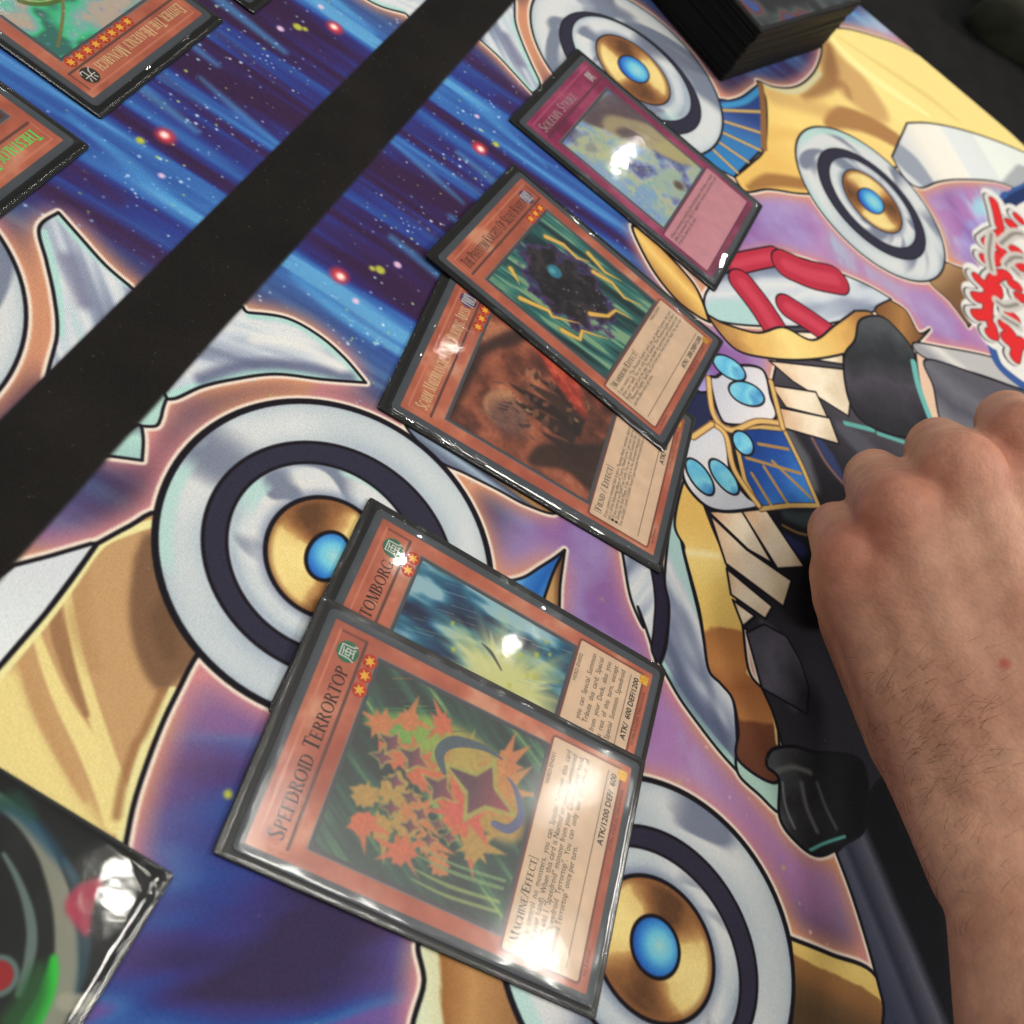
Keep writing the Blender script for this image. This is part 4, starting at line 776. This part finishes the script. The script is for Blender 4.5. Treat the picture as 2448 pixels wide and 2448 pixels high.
def pic_prism(seed=5, tone=0):
    """foil mosaic, its rainbow shimmer painted into the print colours"""
    c = picture_canvas(); X, Y = c.xy(); r = np.random.default_rng(seed)
    h = fbm(X / 10., Y / 10., seed, 3)
    if tone == 0:
        c.a[:] = ramp((h - .5) * 3 + .5, [(0, (112, 110, 160)), (.25, (140, 156, 206)), (.45, (190, 206, 216)), (.6, (210, 206, 176)), (.75, (190, 212, 190)), (1, (160, 190, 220))])
        for P, col, a in (([(-2, 22), (10, 20), (22, 14), (22, 2), (14, 4), (6, 12), (0, 16)], (112, 92, 92), .9), ([(2, 14), (10, 15), (18, 8), (22, 0), (22, -8), (12, -4), (6, 4)], (180, 166, 128), .9), ([(-20, 18), (-12, 22), (-6, 12), (-8, 2), (-14, 8)], (206, 204, 140), .35), ([(12, -2), (22, -6), (22, -16), (16, -14)], (196, 186, 130), .9), ([(4, 10), (12, 8), (14, 2), (8, 2)], (82, 66, 84), .8)): c.fill(crom(P, True), col, a, .5)
        c.dot(4, -19, 2.2, (110, 78, 66), .9, 1.2)
        n = 900
    else:
        c.a[:] = ramp((h - .5) * 3 + .5, [(0, (60, 130, 120)), (.3, (70, 206, 150)), (.5, (110, 214, 180)), (.7, (150, 196, 196)), (1, (206, 190, 176))])
        for cx, cy, rr in ((2, 2, 13), (9, -2, 8), (-6, -6, 10)):
            t = np.linspace(.3, 5.4, 40); c.stroke(np.stack([cx + rr * np.cos(t), cy + rr * .62 * np.sin(t)], 1), 1.6, (96, 120, 44), .9, .3); c.stroke(np.stack([cx + rr * .8 * np.cos(t), cy + rr * .5 * np.sin(t)], 1), 1.0, (70, 84, 80), .8, .3); c.stroke(np.stack([cx + rr * .9 * np.cos(t), cy + rr * .56 * np.sin(t)], 1), .5, (190, 214, 96), .9, .2)
        c.stroke(crom([(-20, -8), (-8, 0), (6, 12), (20, 20)]), .9, (150, 130, 70), .9, .2); n = 300
    for k in range(n):  # foil sparkle painted as coloured dots
        x = r.uniform(-22, 22); y = r.uniform(-22, 22); q = r.uniform(.2, .7)
        c.dot(x, y, q, [(226, 226, 150), (120, 176, 226), (150, 226, 190), (226, 196, 206), (150, 160, 216)][r.integers(5)], r.uniform(.2, .6), .15)
    if tone == 0:
        for P, col, a_ in (([(-4, 23), (10, 23), (23, 20), (23, 4), (15, 6), (7, 13), (0, 17)], (116, 96, 104), .85), ([(1, 15), (9, 17), (17, 10), (23, 2), (23, -9), (13, -5), (6, 4)], (192, 178, 142), .92), ([(-22, 10), (-17, 20), (-11, 16), (-8, 5), (-12, 2), (-16, 9)], (214, 212, 170), .35), ([(12, -3), (23, -7), (23, -20), (17, -16)], (204, 194, 146), .85), ([(4, 11), (11, 9), (13, 3), (8, 3)], (92, 74, 92), .7), ([(-6, -12), (4, -10), (10, -16), (4, -23), (-4, -22)], (186, 206, 190), .7)): c.fill(crom(P, True), col, a_, .7)
        for k in range(10): x = r.uniform(4, 20); c.stroke([(x, r.uniform(4, 12)), (x + 4, r.uniform(-8, 2))], [.2, .9, .2], [(150, 132, 104), (222, 210, 176)][r.integers(2)], .6, .4)
        c.dot(4, -19, 2.0, (110, 78, 66), .85, 1.2)
    return c.a

def glow_star(name, x, y, z, parent, r=1.85):
    v = [(x, y, z)]; f = []
    for k in range(16): v.append((x + r * math.cos(k * math.pi / 8), y + r * math.sin(k * math.pi / 8), z))
    for k in range(16): f.append((0, 1 + k, 1 + (k + 1) % 16))
    b0 = len(v); v.append((x, y, z + .02))
    for k in range(12):
        q = r * (.82 if k % 2 == 0 else .36); a = math.pi / 2 + k * math.pi / 6; v.append((x + q * math.cos(a), y + q * math.sin(a), z + .02))
    for k in range(12): f.append((b0, b0 + 1 + k, b0 + 1 + (k + 1) % 12))
    o = mesh_obj(name, v, f, [STAR_RED, STAR_YEL], parent)
    for p in o.data.polygons: p.material_index = 0 if p.index < 16 else 1
    return o
def film_mesh(parent, seed, amp=.05, name='clear_film', fine=.012, mat=None):
    ed = [0, .1, .22, .36, .52, .72, .95, 1.25, 1.6, 2.0, 2.4, 2.8, 3.2, 3.7, 4.3, 5.2]
    def axis(L):
        k = int((L - 10.4) / 1.7); mid_ = np.linspace(-L / 2 + 5.2, L / 2 - 5.2, k + 1)[1:-1]
        return np.concatenate([-L / 2 + np.array(ed), mid_, (L / 2 - np.array(ed))[::-1]])
    ax_, ay_ = axis(SW - .1), axis(SHT - .1); nx, ny = len(ax_) - 1, len(ay_) - 1
    v = []; f = []; r = np.random.default_rng(seed); ph = r.uniform(0, 6.28, 8); fq = r.uniform(.05, .16, 8)
    for y in ay_:
        for x in ax_:
            dx = CW / 2 - abs(x); dy = CH / 2 - abs(y - CDY); d = min(dx, dy); al = y if dx < dy else x
            k = sstep((d + 1.5) / 2.2); z = .36 + .42 * float(k)
            e = min(SW / 2 - abs(x), SHT / 2 - abs(y)); z += .10 * math.exp(-((e - .55) / .28) ** 2) - .12 * math.exp(-(e / .3) ** 2)
            z += amp * (math.sin(fq[0] * x + fq[1] * y + ph[0]) + math.sin(fq[2] * x - fq[3] * y + ph[1])) * .5
            z += (.05 * math.sin(.33 * al + ph[2]) + .03 * math.sin(.83 * al + ph[3]) + fine * math.sin(2.3 * al + ph[4])) * math.exp(-((d + .1) / 1.5) ** 2)
            v.append((x, y, z))
    for j in range(ny):
        for i in range(nx):
            a = j * (nx + 1) + i; f.append((a, a + 1, a + nx + 2, a + nx + 1))
    return mesh_obj(name, v, f, mat or FILM, parent, smooth=True)

GROUP = 'sleeved cards laid out on the mat'
def sleeved_card(label, x, y, ang, seed, kind, pic, name, icon=None, glyph='', level=0, type_line=None, body='', stats='', z=0.05, tilt=(0, 0), name_mat=None, name_w=42, foil=0., lines=None, bsize=1.55, amp=.05, holo=True, setno=''):
    t = empty('sleeved_card', (x, y, z + .45), (tilt[0], tilt[1], ang)); t.rotation_mode = 'ZYX' if False else 'XYZ'
    tag(t, label, 'card', GROUP)
    slab('sleeve_back', rrect(SW, SHT, 1.0), -.42, .26, SLEEVE, t, bev=.06)
    off = CDY
    fm = print_mat('card_face_' + str(seed), face_image(kind, seed))
    fc = slab('card', rrect(CW, CH, 1.6, cy=off), .27, .58, fm, t, (-CW / 2, -CH / 2 + off, CW / 2, CH / 2 + off), .02)
    top = off + CH / 2
    pm = print_mat('card_picture_' + str(seed), img_from('picture', pic), .4, .3, foil)
    slab('picture', rrect(PIC, PIC, .2, cy=top - 38.6), .58, .605, pm, t, (-PIC / 2, top - 38.6 - PIC / 2, PIC / 2, top - 38.6 + PIC / 2))
    ink = name_mat or INK
    serif('name_lettering', name, -24.6, top - 9.5, 3.9, name_w, ink, t, .60)
    if icon:
        ic = slab('attribute_icon', [(21.6 + 2.75 * math.cos(a), top - 7.6 + 2.75 * math.sin(a)) for a in np.linspace(0, 2 * math.pi, 24, endpoint=False)], .58, .615, ICON[icon], t)
        type_text('icon_lettering', glyph, 21.6, top - 9.35, 4.6, WHITE_INK, ic, .63, align='CENTER')
    for k in range(level): glow_star('level_star', 21.9 - 3.85 * k, top - 13.3, .60, t)
    if setno: type_text('set_number_lettering', setno, 22.5, top - 64.4, 1.5, GREY_INK, t, .60, align='RIGHT')
    bot = off - CH / 2
    if type_line: serif('type_lettering', type_line, -24.6, bot + 21.3, 2.15, 0, INK, t, .60, .8)
    if lines:
        for k, s_ in enumerate(lines): type_text('text_lettering', s_, 24.6, bot + 19.4 - k * 2.3, bsize, BROWN_INK, t, .60, align='RIGHT', xs=.86)
    elif body: type_text('text_lettering', body, -24.7, bot + (19.3 if type_line else 21.3), bsize, BROWN_INK, t, .60, box=49.4, align='JUSTIFY', xs=.84, spacing=.86)
    if stats: type_text('stats_lettering', stats, 24.4, bot + 5.9, 2.2, INK, t, .60, align='RIGHT', bold=.05)
    if setno: type_text('copyright_lettering', '\u00a91996 KAZUKI TAKAHASHI', 21.5, bot + 3.2, 1.3, GREY_INK, t, .60, align='RIGHT'); type_text('edition_lettering', '1st Edition', -24.5, bot + 3.2, 1.4, GREY_INK, t, .60)
    if holo: slab('hologram_sticker', rrect(2.6, 2.6, .1, 2, 25.0, bot + 4.4), .58, .61, HOLO, t)
    film_mesh(t, seed, amp, fine=.012 if seed < 6 else .0, mat=FILM_WORN if seed == 1 else FILM)
    return t

R_ = math.radians
sleeved_card('orange card with green and orange burst picture, nearest and largest, top of the lower pair', -81.8, -118.3, R_(8.10), 1, 'effect', pic_burst(), 'SPEEDROID TERRORTOP', 'wind', '\u98a8', 3, '[MACHINE/EFFECT]',
    'If you control no monsters, you can Special Summon this card (from your hand). When this card is Normal or Special Summoned: You can add 1 "Speedroid" monster from your Deck to your hand, except "Speedroid Terrortop". You can only use this effect of "Speedroid Terrortop" once per turn.',
    'ATK/1200 DEF/  600', z=.62, tilt=(0, R_(-1.0)), name_w=42.3, setno='HSRD-EN001', bsize=2.12)
sleeved_card('orange card with blue storm picture, half covered by the green burst card', -51.16, -114.38, R_(5.78), 2, 'effect', pic_spray(), 'SPEEDROID KETOMBORG', 'wind', '\u98a8', 2, None, '', 'ATK/  600 DEF/1200', lines=['you  can  Special  Summon', 'Tribute  this  card;  Special', 'from  your  Deck,  also  you', 'the  rest  of  this  turn,  except', 'Special  Summon  Speedroid'], bsize=2.15, name_w=42.3, setno='HSRD-EN002')
sleeved_card('orange card with brown-red ember picture, lying under the lightning card', 39.26, -96.29, R_(6.67), 3, 'effect', pic_ember(), 'SCARM, MALEBRANCHE OF THE BURNING ABYSS', 'dark', '\u95c7', 3, '[FIEND / EFFECT]',
    'If you control a monster that is not a "Burning Abyss" monster, destroy this card. You can only use 1 of the following effects of "Scarm, Malebranche" per turn, and only once that turn.\n\u25cf If you control no Spell/Trap Cards: You can Special Summon this card.\n\u25cf During the End Phase, if this card is in the Graveyard because it was sent there this turn: You can add 1 Level 3 DARK Fiend-Type monster from your Deck to your hand.',
    'ATK/  800 DEF/2000', name_mat=GOLD_INK, name_w=43, bsize=1.52, setno='S')
sleeved_card('orange card with yellow lightning on teal picture, resting on the ember card', 89.03, -89.07, R_(-4.56), 4, 'effect', pic_bolts(), 'THE PHANTOM KNIGHTS OF SILENT BOOTS', 'dark', '\u95c7', 3, '[WARRIOR/EFFECT]',
    'If you control a "The Phantom Knights" card, you can Special Summon this card (from your hand). You can only Special Summon "The Phantom Knights of Silent Boots" once per turn this way. You can banish this card from your Graveyard; add 1 "Phantom Knights" Spell/Trap Card from your Deck to your hand. You can only use this effect once per turn.',
    'ATK/  200 DEF/1200', z=.62, tilt=(0, R_(1.0)), name_w=43, bsize=1.72, setno='WIRA-EN003')
sleeved_card('magenta card with shimmering foil picture, farthest of the row near the top ring', 172.04, -83.79, R_(-3.56), 5, 'trap', pic_prism(), 'SOLEMN STRIKE', 'trap', '\u7f60', 0, None,
    'When a monster(s) would be Special Summoned, OR when a monster effect is activated: Pay 1500 LP; negate the Summon or activation, and if you do, destroy that card.', '', name_mat=SILVER_INK, name_w=40, bsize=2.05, foil=0., holo=False)
# the opponent's cards, upside down beyond the band
sleeved_card('orange card with green foil picture, upside down beyond the black band', 60.6, 48.1 + SHT / 2, R_(180.1), 6, 'effect', pic_prism(6, 1), 'EHTHER THE HEAVENLY MONARCH', 'light', '\u5149', 8, None, '', '', name_mat=GOLD_INK, name_w=42, foil=0., holo=False)
sleeved_card('orange card with green foil name, cut by the left photo edge', 18.5 - SW / 2, 44.5 + SHT / 2, R_(179.5), 7, 'effect', pic_ember(9), 'THESTALOS THE MEGA MONARCH', None, '', 0, None, '', '', name_mat=GREEN_INK, name_w=46, holo=False)
sleeved_card('black sleeved card of which only a corner shows at the top edge', 104.2 + SW / 2, 44.3 + SHT / 2, R_(180), 8, 'effect', pic_bolts(8), 'SOLEMN', None, '', 0, None, '', '', holo=False)

# ------------------------------------------------------------------ face-down black foil sleeve, near left
def back_image():
    c = Canvas(-SHT / 2, -SW / 2, SHT / 2, SW / 2, .16); X, Y = c.xy()
    c.a[:] = ramp((fbm(X / 12., Y / 12., 3, 3) - .5) * 2 + .5, [(0, (6, 7, 7)), (.5, (14, 17, 16)), (1, (30, 36, 36))])
    return c
bx, by = -127.6 - SHT / 2, -73.2 + SW / 2
def loc(P, M): return M(P) - [bx, by]
c = back_image()  # the foil's rainbow sheen is painted in as coloured strokes below
Q = lambda pts: crom(loc(pts, ZM))
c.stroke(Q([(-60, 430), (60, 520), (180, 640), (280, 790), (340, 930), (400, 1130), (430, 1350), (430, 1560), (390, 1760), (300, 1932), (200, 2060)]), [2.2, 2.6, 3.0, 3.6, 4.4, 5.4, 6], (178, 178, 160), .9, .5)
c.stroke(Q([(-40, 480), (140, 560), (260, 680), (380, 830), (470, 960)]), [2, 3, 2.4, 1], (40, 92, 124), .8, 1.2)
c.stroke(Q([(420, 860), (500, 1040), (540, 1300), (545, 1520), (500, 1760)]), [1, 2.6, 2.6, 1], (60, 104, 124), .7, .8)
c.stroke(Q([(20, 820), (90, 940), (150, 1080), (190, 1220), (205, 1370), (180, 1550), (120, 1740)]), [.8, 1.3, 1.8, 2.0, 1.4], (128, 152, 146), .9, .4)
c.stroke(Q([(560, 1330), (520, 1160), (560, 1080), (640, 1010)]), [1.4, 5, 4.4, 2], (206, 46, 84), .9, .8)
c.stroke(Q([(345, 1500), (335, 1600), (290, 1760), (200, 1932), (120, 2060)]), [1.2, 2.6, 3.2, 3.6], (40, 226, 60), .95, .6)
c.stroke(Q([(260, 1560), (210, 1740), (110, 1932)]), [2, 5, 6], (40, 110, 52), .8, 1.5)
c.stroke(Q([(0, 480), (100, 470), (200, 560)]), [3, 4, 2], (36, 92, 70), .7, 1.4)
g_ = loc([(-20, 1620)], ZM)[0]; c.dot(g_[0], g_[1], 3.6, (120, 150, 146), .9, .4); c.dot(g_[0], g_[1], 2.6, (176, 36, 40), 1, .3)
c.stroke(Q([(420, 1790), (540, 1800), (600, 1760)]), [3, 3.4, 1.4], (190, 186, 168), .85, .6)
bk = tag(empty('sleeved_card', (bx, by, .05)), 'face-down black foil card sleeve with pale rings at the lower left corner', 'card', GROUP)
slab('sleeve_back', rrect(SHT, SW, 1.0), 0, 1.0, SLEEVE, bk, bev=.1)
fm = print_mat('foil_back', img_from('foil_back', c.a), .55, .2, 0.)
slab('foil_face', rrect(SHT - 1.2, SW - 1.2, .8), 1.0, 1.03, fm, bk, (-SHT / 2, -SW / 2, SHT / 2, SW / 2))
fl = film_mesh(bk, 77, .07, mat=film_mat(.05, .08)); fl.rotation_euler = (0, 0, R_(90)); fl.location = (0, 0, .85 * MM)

# ------------------------------------------------------------------ deck of black sleeved cards at the top edge
dk = empty('card_deck', (0, 0, 0), (0, 0, math.atan2(-.371, .928)))
c0 = np.array([257.5, -94.0]); uu = np.array([.928, -.371]); vv = np.array([.371, .928]); ctr = c0 + uu * SHT / 2 + vv * SW / 2
dk.location = (ctr[0] * MM, ctr[1] * MM, .05 * MM)
tag(dk, 'squared deck of black sleeved cards at the top edge, glossy card on top', 'card deck')
rd = random.Random(4); one = None
DECK_BLACK = plain('deck_sleeve_black', (13, 13, 13), .6, .2)
for k in range(38):
    if one is None:
        one = slab('sleeve', rrect(SHT, SW, 1.0), 0, .66, DECK_BLACK, dk, bev=.03); o = one
    else:
        o = one.copy(); COL.objects.link(o)
    o.location = (rd.uniform(-.45, .45) * MM, rd.uniform(-.45, .45) * MM, k * .69 * MM); o.rotation_euler = (0, 0, rd.uniform(-.006, .006))
c = Canvas(-CH / 2, -CW / 2, CH / 2, CW / 2, .25); X, Y = c.xy()
c.a[:] = ramp((fbm(X / 14., Y / 14., 9, 3) - .5) * 2.6 + .5, [(0, (40, 44, 48)), (.4, (74, 84, 84)), (.58, (96, 112, 118)), (.7, (150, 70, 58)), (1, (70, 100, 176))])
tp = slab('top_card', rrect(CH, CW, 1.2, cx=.8), 26.3, 26.6, print_mat('deck_top', img_from('deck_top', c.a), .3), dk, (-CH / 2, -CW / 2, CH / 2, CW / 2))
fl = film_mesh(dk, 12, .3, 'top_film'); fl.rotation_euler = (0, 0, R_(-90)); fl.location = (0, 0, 26.4 * MM)

# ------------------------------------------------------------------ grey-green folded cloth beyond the mat
bm = bmesh.new(); bmesh.ops.create_icosphere(bm, subdivisions=5, radius=1)
for v_ in bm.verts:
    p_ = np.array(v_.co); q = 1 + .22 * math.sin(5 * p_[0] + 3 * p_[1]) * math.sin(4 * p_[1] - 2) + .12 * math.sin(11 * p_[0] - 7 * p_[1] + 2 * p_[2])
    v_.co = (p_[0] * .075 * q, p_[1] * .15 * q, max(p_[2], -.35) * .05 * q)
me = bpy.data.meshes.new('folded_cloth'); bm.to_mesh(me); bm.free(); me.polygons.foreach_set('use_smooth', [True] * len(me.polygons))
me.materials.append(plain('grey_green_cloth', (62, 64, 54), .9, .1, noise=.6, nscale=25))
fcl = bpy.data.objects.new('folded_cloth', me); COL.objects.link(fcl); fcl.location = (.60, -.345, .012); fcl.rotation_euler = (0, 0, .5)
tag(fcl, 'dim grey-green folded cloth on the dark table past the mat, top right corner', 'cloth')

# ------------------------------------------------------------------ the hand: loose fist resting on its little-finger side, forearm towards the lower right
def pt(u, v, z): return np.array(at(u, v, z))
bm = bmesh.new()
def capsule(a, ra, b, rb):
    t = bmesh.new(); vs = []
    for c_, r_ in ((a, ra), (b, rb)):
        q = bmesh.ops.create_icosphere(t, subdivisions=3, radius=r_, matrix=Matrix.Translation(Vector(c_)))
    bmesh.ops.convex_hull(t, input=t.verts[:]); 
    loose = [v for v in t.verts if not v.link_faces]; bmesh.ops.delete(t, geom=loose, context='VERTS')
    mm = bpy.data.meshes.new('t'); t.to_mesh(mm); t.free(); bm.from_mesh(mm); bpy.data.meshes.remove(mm)
WR = pt(2500, 2010, 48)
KN = [pt(2040, 1350, 38), pt(2155, 1235, 52), pt(2300, 1135, 64), pt(2450, 1065, 72)]     # knuckles, little finger first
PP = [pt(1995, 1262, 18), pt(2088, 1143, 26), pt(2238, 1070, 40), pt(2405, 1005, 52)]     # middle joints
RK = [10.5, 11.5, 12.0, 12.0]; RP = [8.2, 9.3, 9.6, 9.6]
side = KN[3] - KN[0]; side /= np.linalg.norm(side); fwd = (KN[1] + KN[2]) / 2 - WR; fwd /= np.linalg.norm(fwd); upv = np.cross(side, fwd); upv = upv if upv[2] > 0 else -upv; upv /= np.linalg.norm(upv)
WS = [WR - side * 13 - upv * 2, WR - side * 4, WR + side * 6, WR + side * 15]
for i in range(4):
    dn = -upv * (1.5 if i in (1, 2) else 2.5)
    capsule(WS[i] + dn, 17 if i else 16, KN[i] - upv * 1.5, RK[i])
    capsule(WS[i] - upv * 9, 15, KN[i] - upv * 11 - fwd * 6, 11)
    capsule(KN[i], RK[i] * .98, PP[i], RP[i])
    d3 = (-fwd * .75 - upv * .75); d3 /= np.linalg.norm(d3); DI = PP[i] + d3 * (19 if i else 15); DI[2] = max(DI[2], RP[i] - 1)
    capsule(PP[i], RP[i] * .97, DI, RP[i] * .85)
    TI = DI - fwd * (14 if i else 11); TI[2] = max(TI[2] - 6, 7.2); capsule(DI, RP[i] * .85, TI, RP[i] * .72)
    if i < 3:
        m1 = (KN[i] + KN[i + 1]) / 2; capsule((WS[i] + WS[i + 1]) / 2, 16, m1 - upv * 1.0 - fwd * 13, 11.5); capsule(m1 - upv * 1.5 - fwd * 13, 11, m1 - upv * 5 - fwd * 1, 9)
capsule(KN[0] - upv * 9, 10.5, pt(2088, 1480, 26), 15); capsule(pt(2088, 1480, 24), 15, pt(2225, 1760, 32), 16.5); capsule(pt(2160, 1600, 26), 17, WR - side * 8 - upv * 6, 15)          # heel of the hand
TH0 = WR + side * 16 - upv * 14 + fwd * 20; TH1 = KN[3] - upv * 26 - fwd * 16; TH2 = TH1 + fwd * 18 - side * 16 - upv * 4
capsule(TH0, 14, TH1, 11); capsule(TH1, 11, TH2, 9); capsule(TH2, 9, TH2 - side * 16 + fwd * 6 - upv * 2, 7.5)                     # thumb, under the fist
EL = pt(2730, 2640, 62); capsule(pt(2232, 1800, 32), 14.5, WR - side * 9 - upv * 3 + (EL - WR) * .3, 17.2); capsule(WR - side * 9 - upv * 3 + (EL - WR) * .3, 17.4, EL - side * 13 - upv * 4, 23.5); EL2 = EL + (EL - WR) * 1.1
for s_, k in ((-1, 1), (0, 1), (1, 1)):
    capsule(WR + side * 9 * s_ - upv * 3, 16.5, EL + side * 13 * s_ - upv * 4, 24); capsule(EL + side * 13 * s_ - upv * 4, 24, EL2 + side * 16 * s_, 30)
bmesh.ops.scale(bm, vec=(MM, MM, MM), verts=bm.verts)
me = bpy.data.meshes.new('hand_raw'); bm.to_mesh(me); bm.free()
tmp = bpy.data.objects.new('hand_raw', me); COL.objects.link(tmp)
md = tmp.modifiers.new('r', 'REMESH'); md.mode = 'VOXEL'; md.voxel_size = .0011
md = tmp.modifiers.new('s', 'SMOOTH'); md.factor = .5; md.iterations = 20
dg = bpy.context.evaluated_depsgraph_get(); hm = bpy.data.meshes.new_from_object(tmp.evaluated_get(dg))
bpy.data.objects.remove(tmp); bpy.data.meshes.remove(me)
hm.name = 'hand'; hm.polygons.foreach_set('use_smooth', [True] * len(hm.polygons))
def skin_mat():
    m, n, l, b = new_mat('skin'); co = n.new('ShaderNodeTexCoord')
    def noise(sc, det=4, rough=.55):
        t = n.new('ShaderNodeTexNoise'); t.inputs['Scale'].default_value = sc; t.inputs['Detail'].default_value = det; t.inputs['Roughness'].default_value = rough; l.new(co.outputs['Object'], t.inputs['Vector']); return t
    big = noise(38, 3); r1 = n.new('ShaderNodeValToRGB'); e = r1.color_ramp.elements
    e[0].position = .30; e[0].color = (*lin((178, 124, 100)), 1); e[1].position = .72; e[1].color = (*lin((208, 158, 130)), 1)
    l.new(big.outputs['Fac'], r1.inputs[0])
    # redder skin over the knuckles
    red = (*lin((184, 106, 86)), 1); last = r1.outputs[0]
    for kp, rad, wt in ([(p_, 11, .42) for p_ in KN] + [(p_, 8, .2) for p_ in PP]):
        vm = n.new('ShaderNodeVectorMath'); vm.operation = 'DISTANCE'; vm.inputs[1].default_value = tuple(kp * MM); l.new(co.outputs['Object'], vm.inputs[0])
        mr = n.new('ShaderNodeMapRange'); mr.interpolation_type = 'SMOOTHSTEP'; mr.inputs[1].default_value = (rad + 9) * MM; mr.inputs[2].default_value = rad * .6 * MM; mr.inputs[3].default_value = 0; mr.inputs[4].default_value = wt
        l.new(vm.outputs['Value'], mr.inputs[0]); mx = n.new('ShaderNodeMix'); mx.data_type = 'RGBA'; l.new(mr.outputs[0], mx.inputs[0]); l.new(last, mx.inputs[6]); mx.inputs[7].default_value = red; last = mx.outputs[2]
    vm = n.new('ShaderNodeVectorMath'); vm.operation = 'DISTANCE'; vm.inputs[1].default_value = tuple(SPOT); l.new(co.outputs['Object'], vm.inputs[0])
    mr = n.new('ShaderNodeMapRange'); mr.interpolation_type = 'SMOOTHSTEP'; mr.inputs[1].default_value = .0022; mr.inputs[2].default_value = .0004; mr.inputs[3].default_value = 0; mr.inputs[4].default_value = .75
    l.new(vm.outputs['Value'], mr.inputs[0]); mx = n.new('ShaderNodeMix'); mx.data_type = 'RGBA'; l.new(mr.outputs[0], mx.inputs[0]); l.new(last, mx.inputs[6]); mx.inputs[7].default_value = (*lin((176, 62, 58)), 1); last = mx.outputs[2]
    mot = noise(240, 3, .6); hv = n.new('ShaderNodeHueSaturation'); mr = n.new('ShaderNodeMapRange'); mr.inputs[1].default_value = .25; mr.inputs[2].default_value = .75; mr.inputs[3].default_value = .84; mr.inputs[4].default_value = 1.10
    l.new(mot.outputs['Fac'], mr.inputs[0]); l.new(mr.outputs[0], hv.inputs['Value']); l.new(last, hv.inputs['Color']); l.new(hv.outputs[0], b.inputs['Base Color'])
    b.inputs['Subsurface Weight'].default_value = .12; b.inputs['Subsurface Radius'].default_value = (1, .35, .2); b.inputs['Subsurface Scale'].default_value = .004
    b.inputs['Roughness'].default_value = .58; b.inputs['Specular IOR Level'].default_value = .35
    vo = n.new('ShaderNodeTexVoronoi'); vo.inputs['Scale'].default_value = 900; l.new(co.outputs['Object'], vo.inputs['Vector'])
    fine = noise(130, 5, .65); ad = n.new('ShaderNodeMath'); ad.operation = 'MULTIPLY_ADD'; ad.inputs[1].default_value = .25; l.new(vo.outputs['Distance'], ad.inputs[0]); l.new(fine.outputs['Fac'], ad.inputs[2])
    bp = n.new('ShaderNodeBump'); bp.inputs['Strength'].default_value = .32; bp.inputs['Distance'].default_value = .0012; l.new(ad.outputs[0], bp.inputs['Height']); l.new(bp.outputs[0], b.inputs['Normal'])
    ve = noise(42, 2); b3_ = n.new('ShaderNodeBump'); b3_.inputs['Strength'].default_value = .3; b3_.inputs['Distance'].default_value = .006; l.new(ve.outputs['Fac'], b3_.inputs['Height']); l.new(b3_.outputs[0], bp.inputs['Normal'])
    return m
from mathutils.bvhtree import BVHTree
bvh = BVHTree.FromPolygons([v.co for v in hm.vertices], [tuple(p.vertices) for p in hm.polygons])
def cast(u, v):
    d = RW.T @ np.array([(u - 1224) / F_PX, (v - 1224) / F_PX, 1.0]); h = bvh.ray_cast(Vector(CAM * MM), Vector(d))
    return h
h = cast(2402, 1586); SPOT = h[0] if h[0] else Vector((0, 0, 0))
hm.materials.clear(); hm.materials.append(skin_mat())
hand = bpy.data.objects.new('person', hm); COL.objects.link(hand)
tag(hand, 'bare forearm and loosely closed fist of a player resting on the mat', 'person')
# dark hairs on wrist and forearm
rh = random.Random(3); v = []; f = []
for k in range(360):
    u_ = rh.triangular(1990, 2447, 2120); v_ = rh.triangular(1530, 2300, 1760)
    h = cast(u_, v_)
    if not h[0]: continue
    p0, nn = h[0], h[1]; ax = Vector(side * .9 + fwd * rh.gauss(-.15, .25)); ax = (ax - nn * ax.dot(nn)).normalized(); ax = (ax if rh.random() < .85 else -ax)
    bi = nn.cross(ax).normalized(); L = rh.uniform(.003, .0085); wd = rh.uniform(.00003, .00006); cu = rh.uniform(-.35, .35); b0 = len(v)
    for i in range(6):
        s_ = i / 5; c_ = p0 + ax * (L * s_) + bi * (L * cu * s_ * s_) + nn * (.0003 + .0012 * math.sin(s_ * 2.6)); ww = wd * (1 - .8 * s_)
        v += [tuple(c_ + bi * ww), tuple(c_ - bi * ww * .5 + nn * ww), tuple(c_ - bi * ww * .5 - nn * ww)]
    for i in range(5):
        for j in range(3):
            a_ = b0 + i * 3 + j; b_ = b0 + i * 3 + (j + 1) % 3; f.append((a_, b_, b_ + 3, a_ + 3))
hair = mesh_obj('arm_hair', v, f, plain('dark_hair', (62, 42, 32), .5, .3), hand, unit=1.0); hair['kind'] = 'stuff'
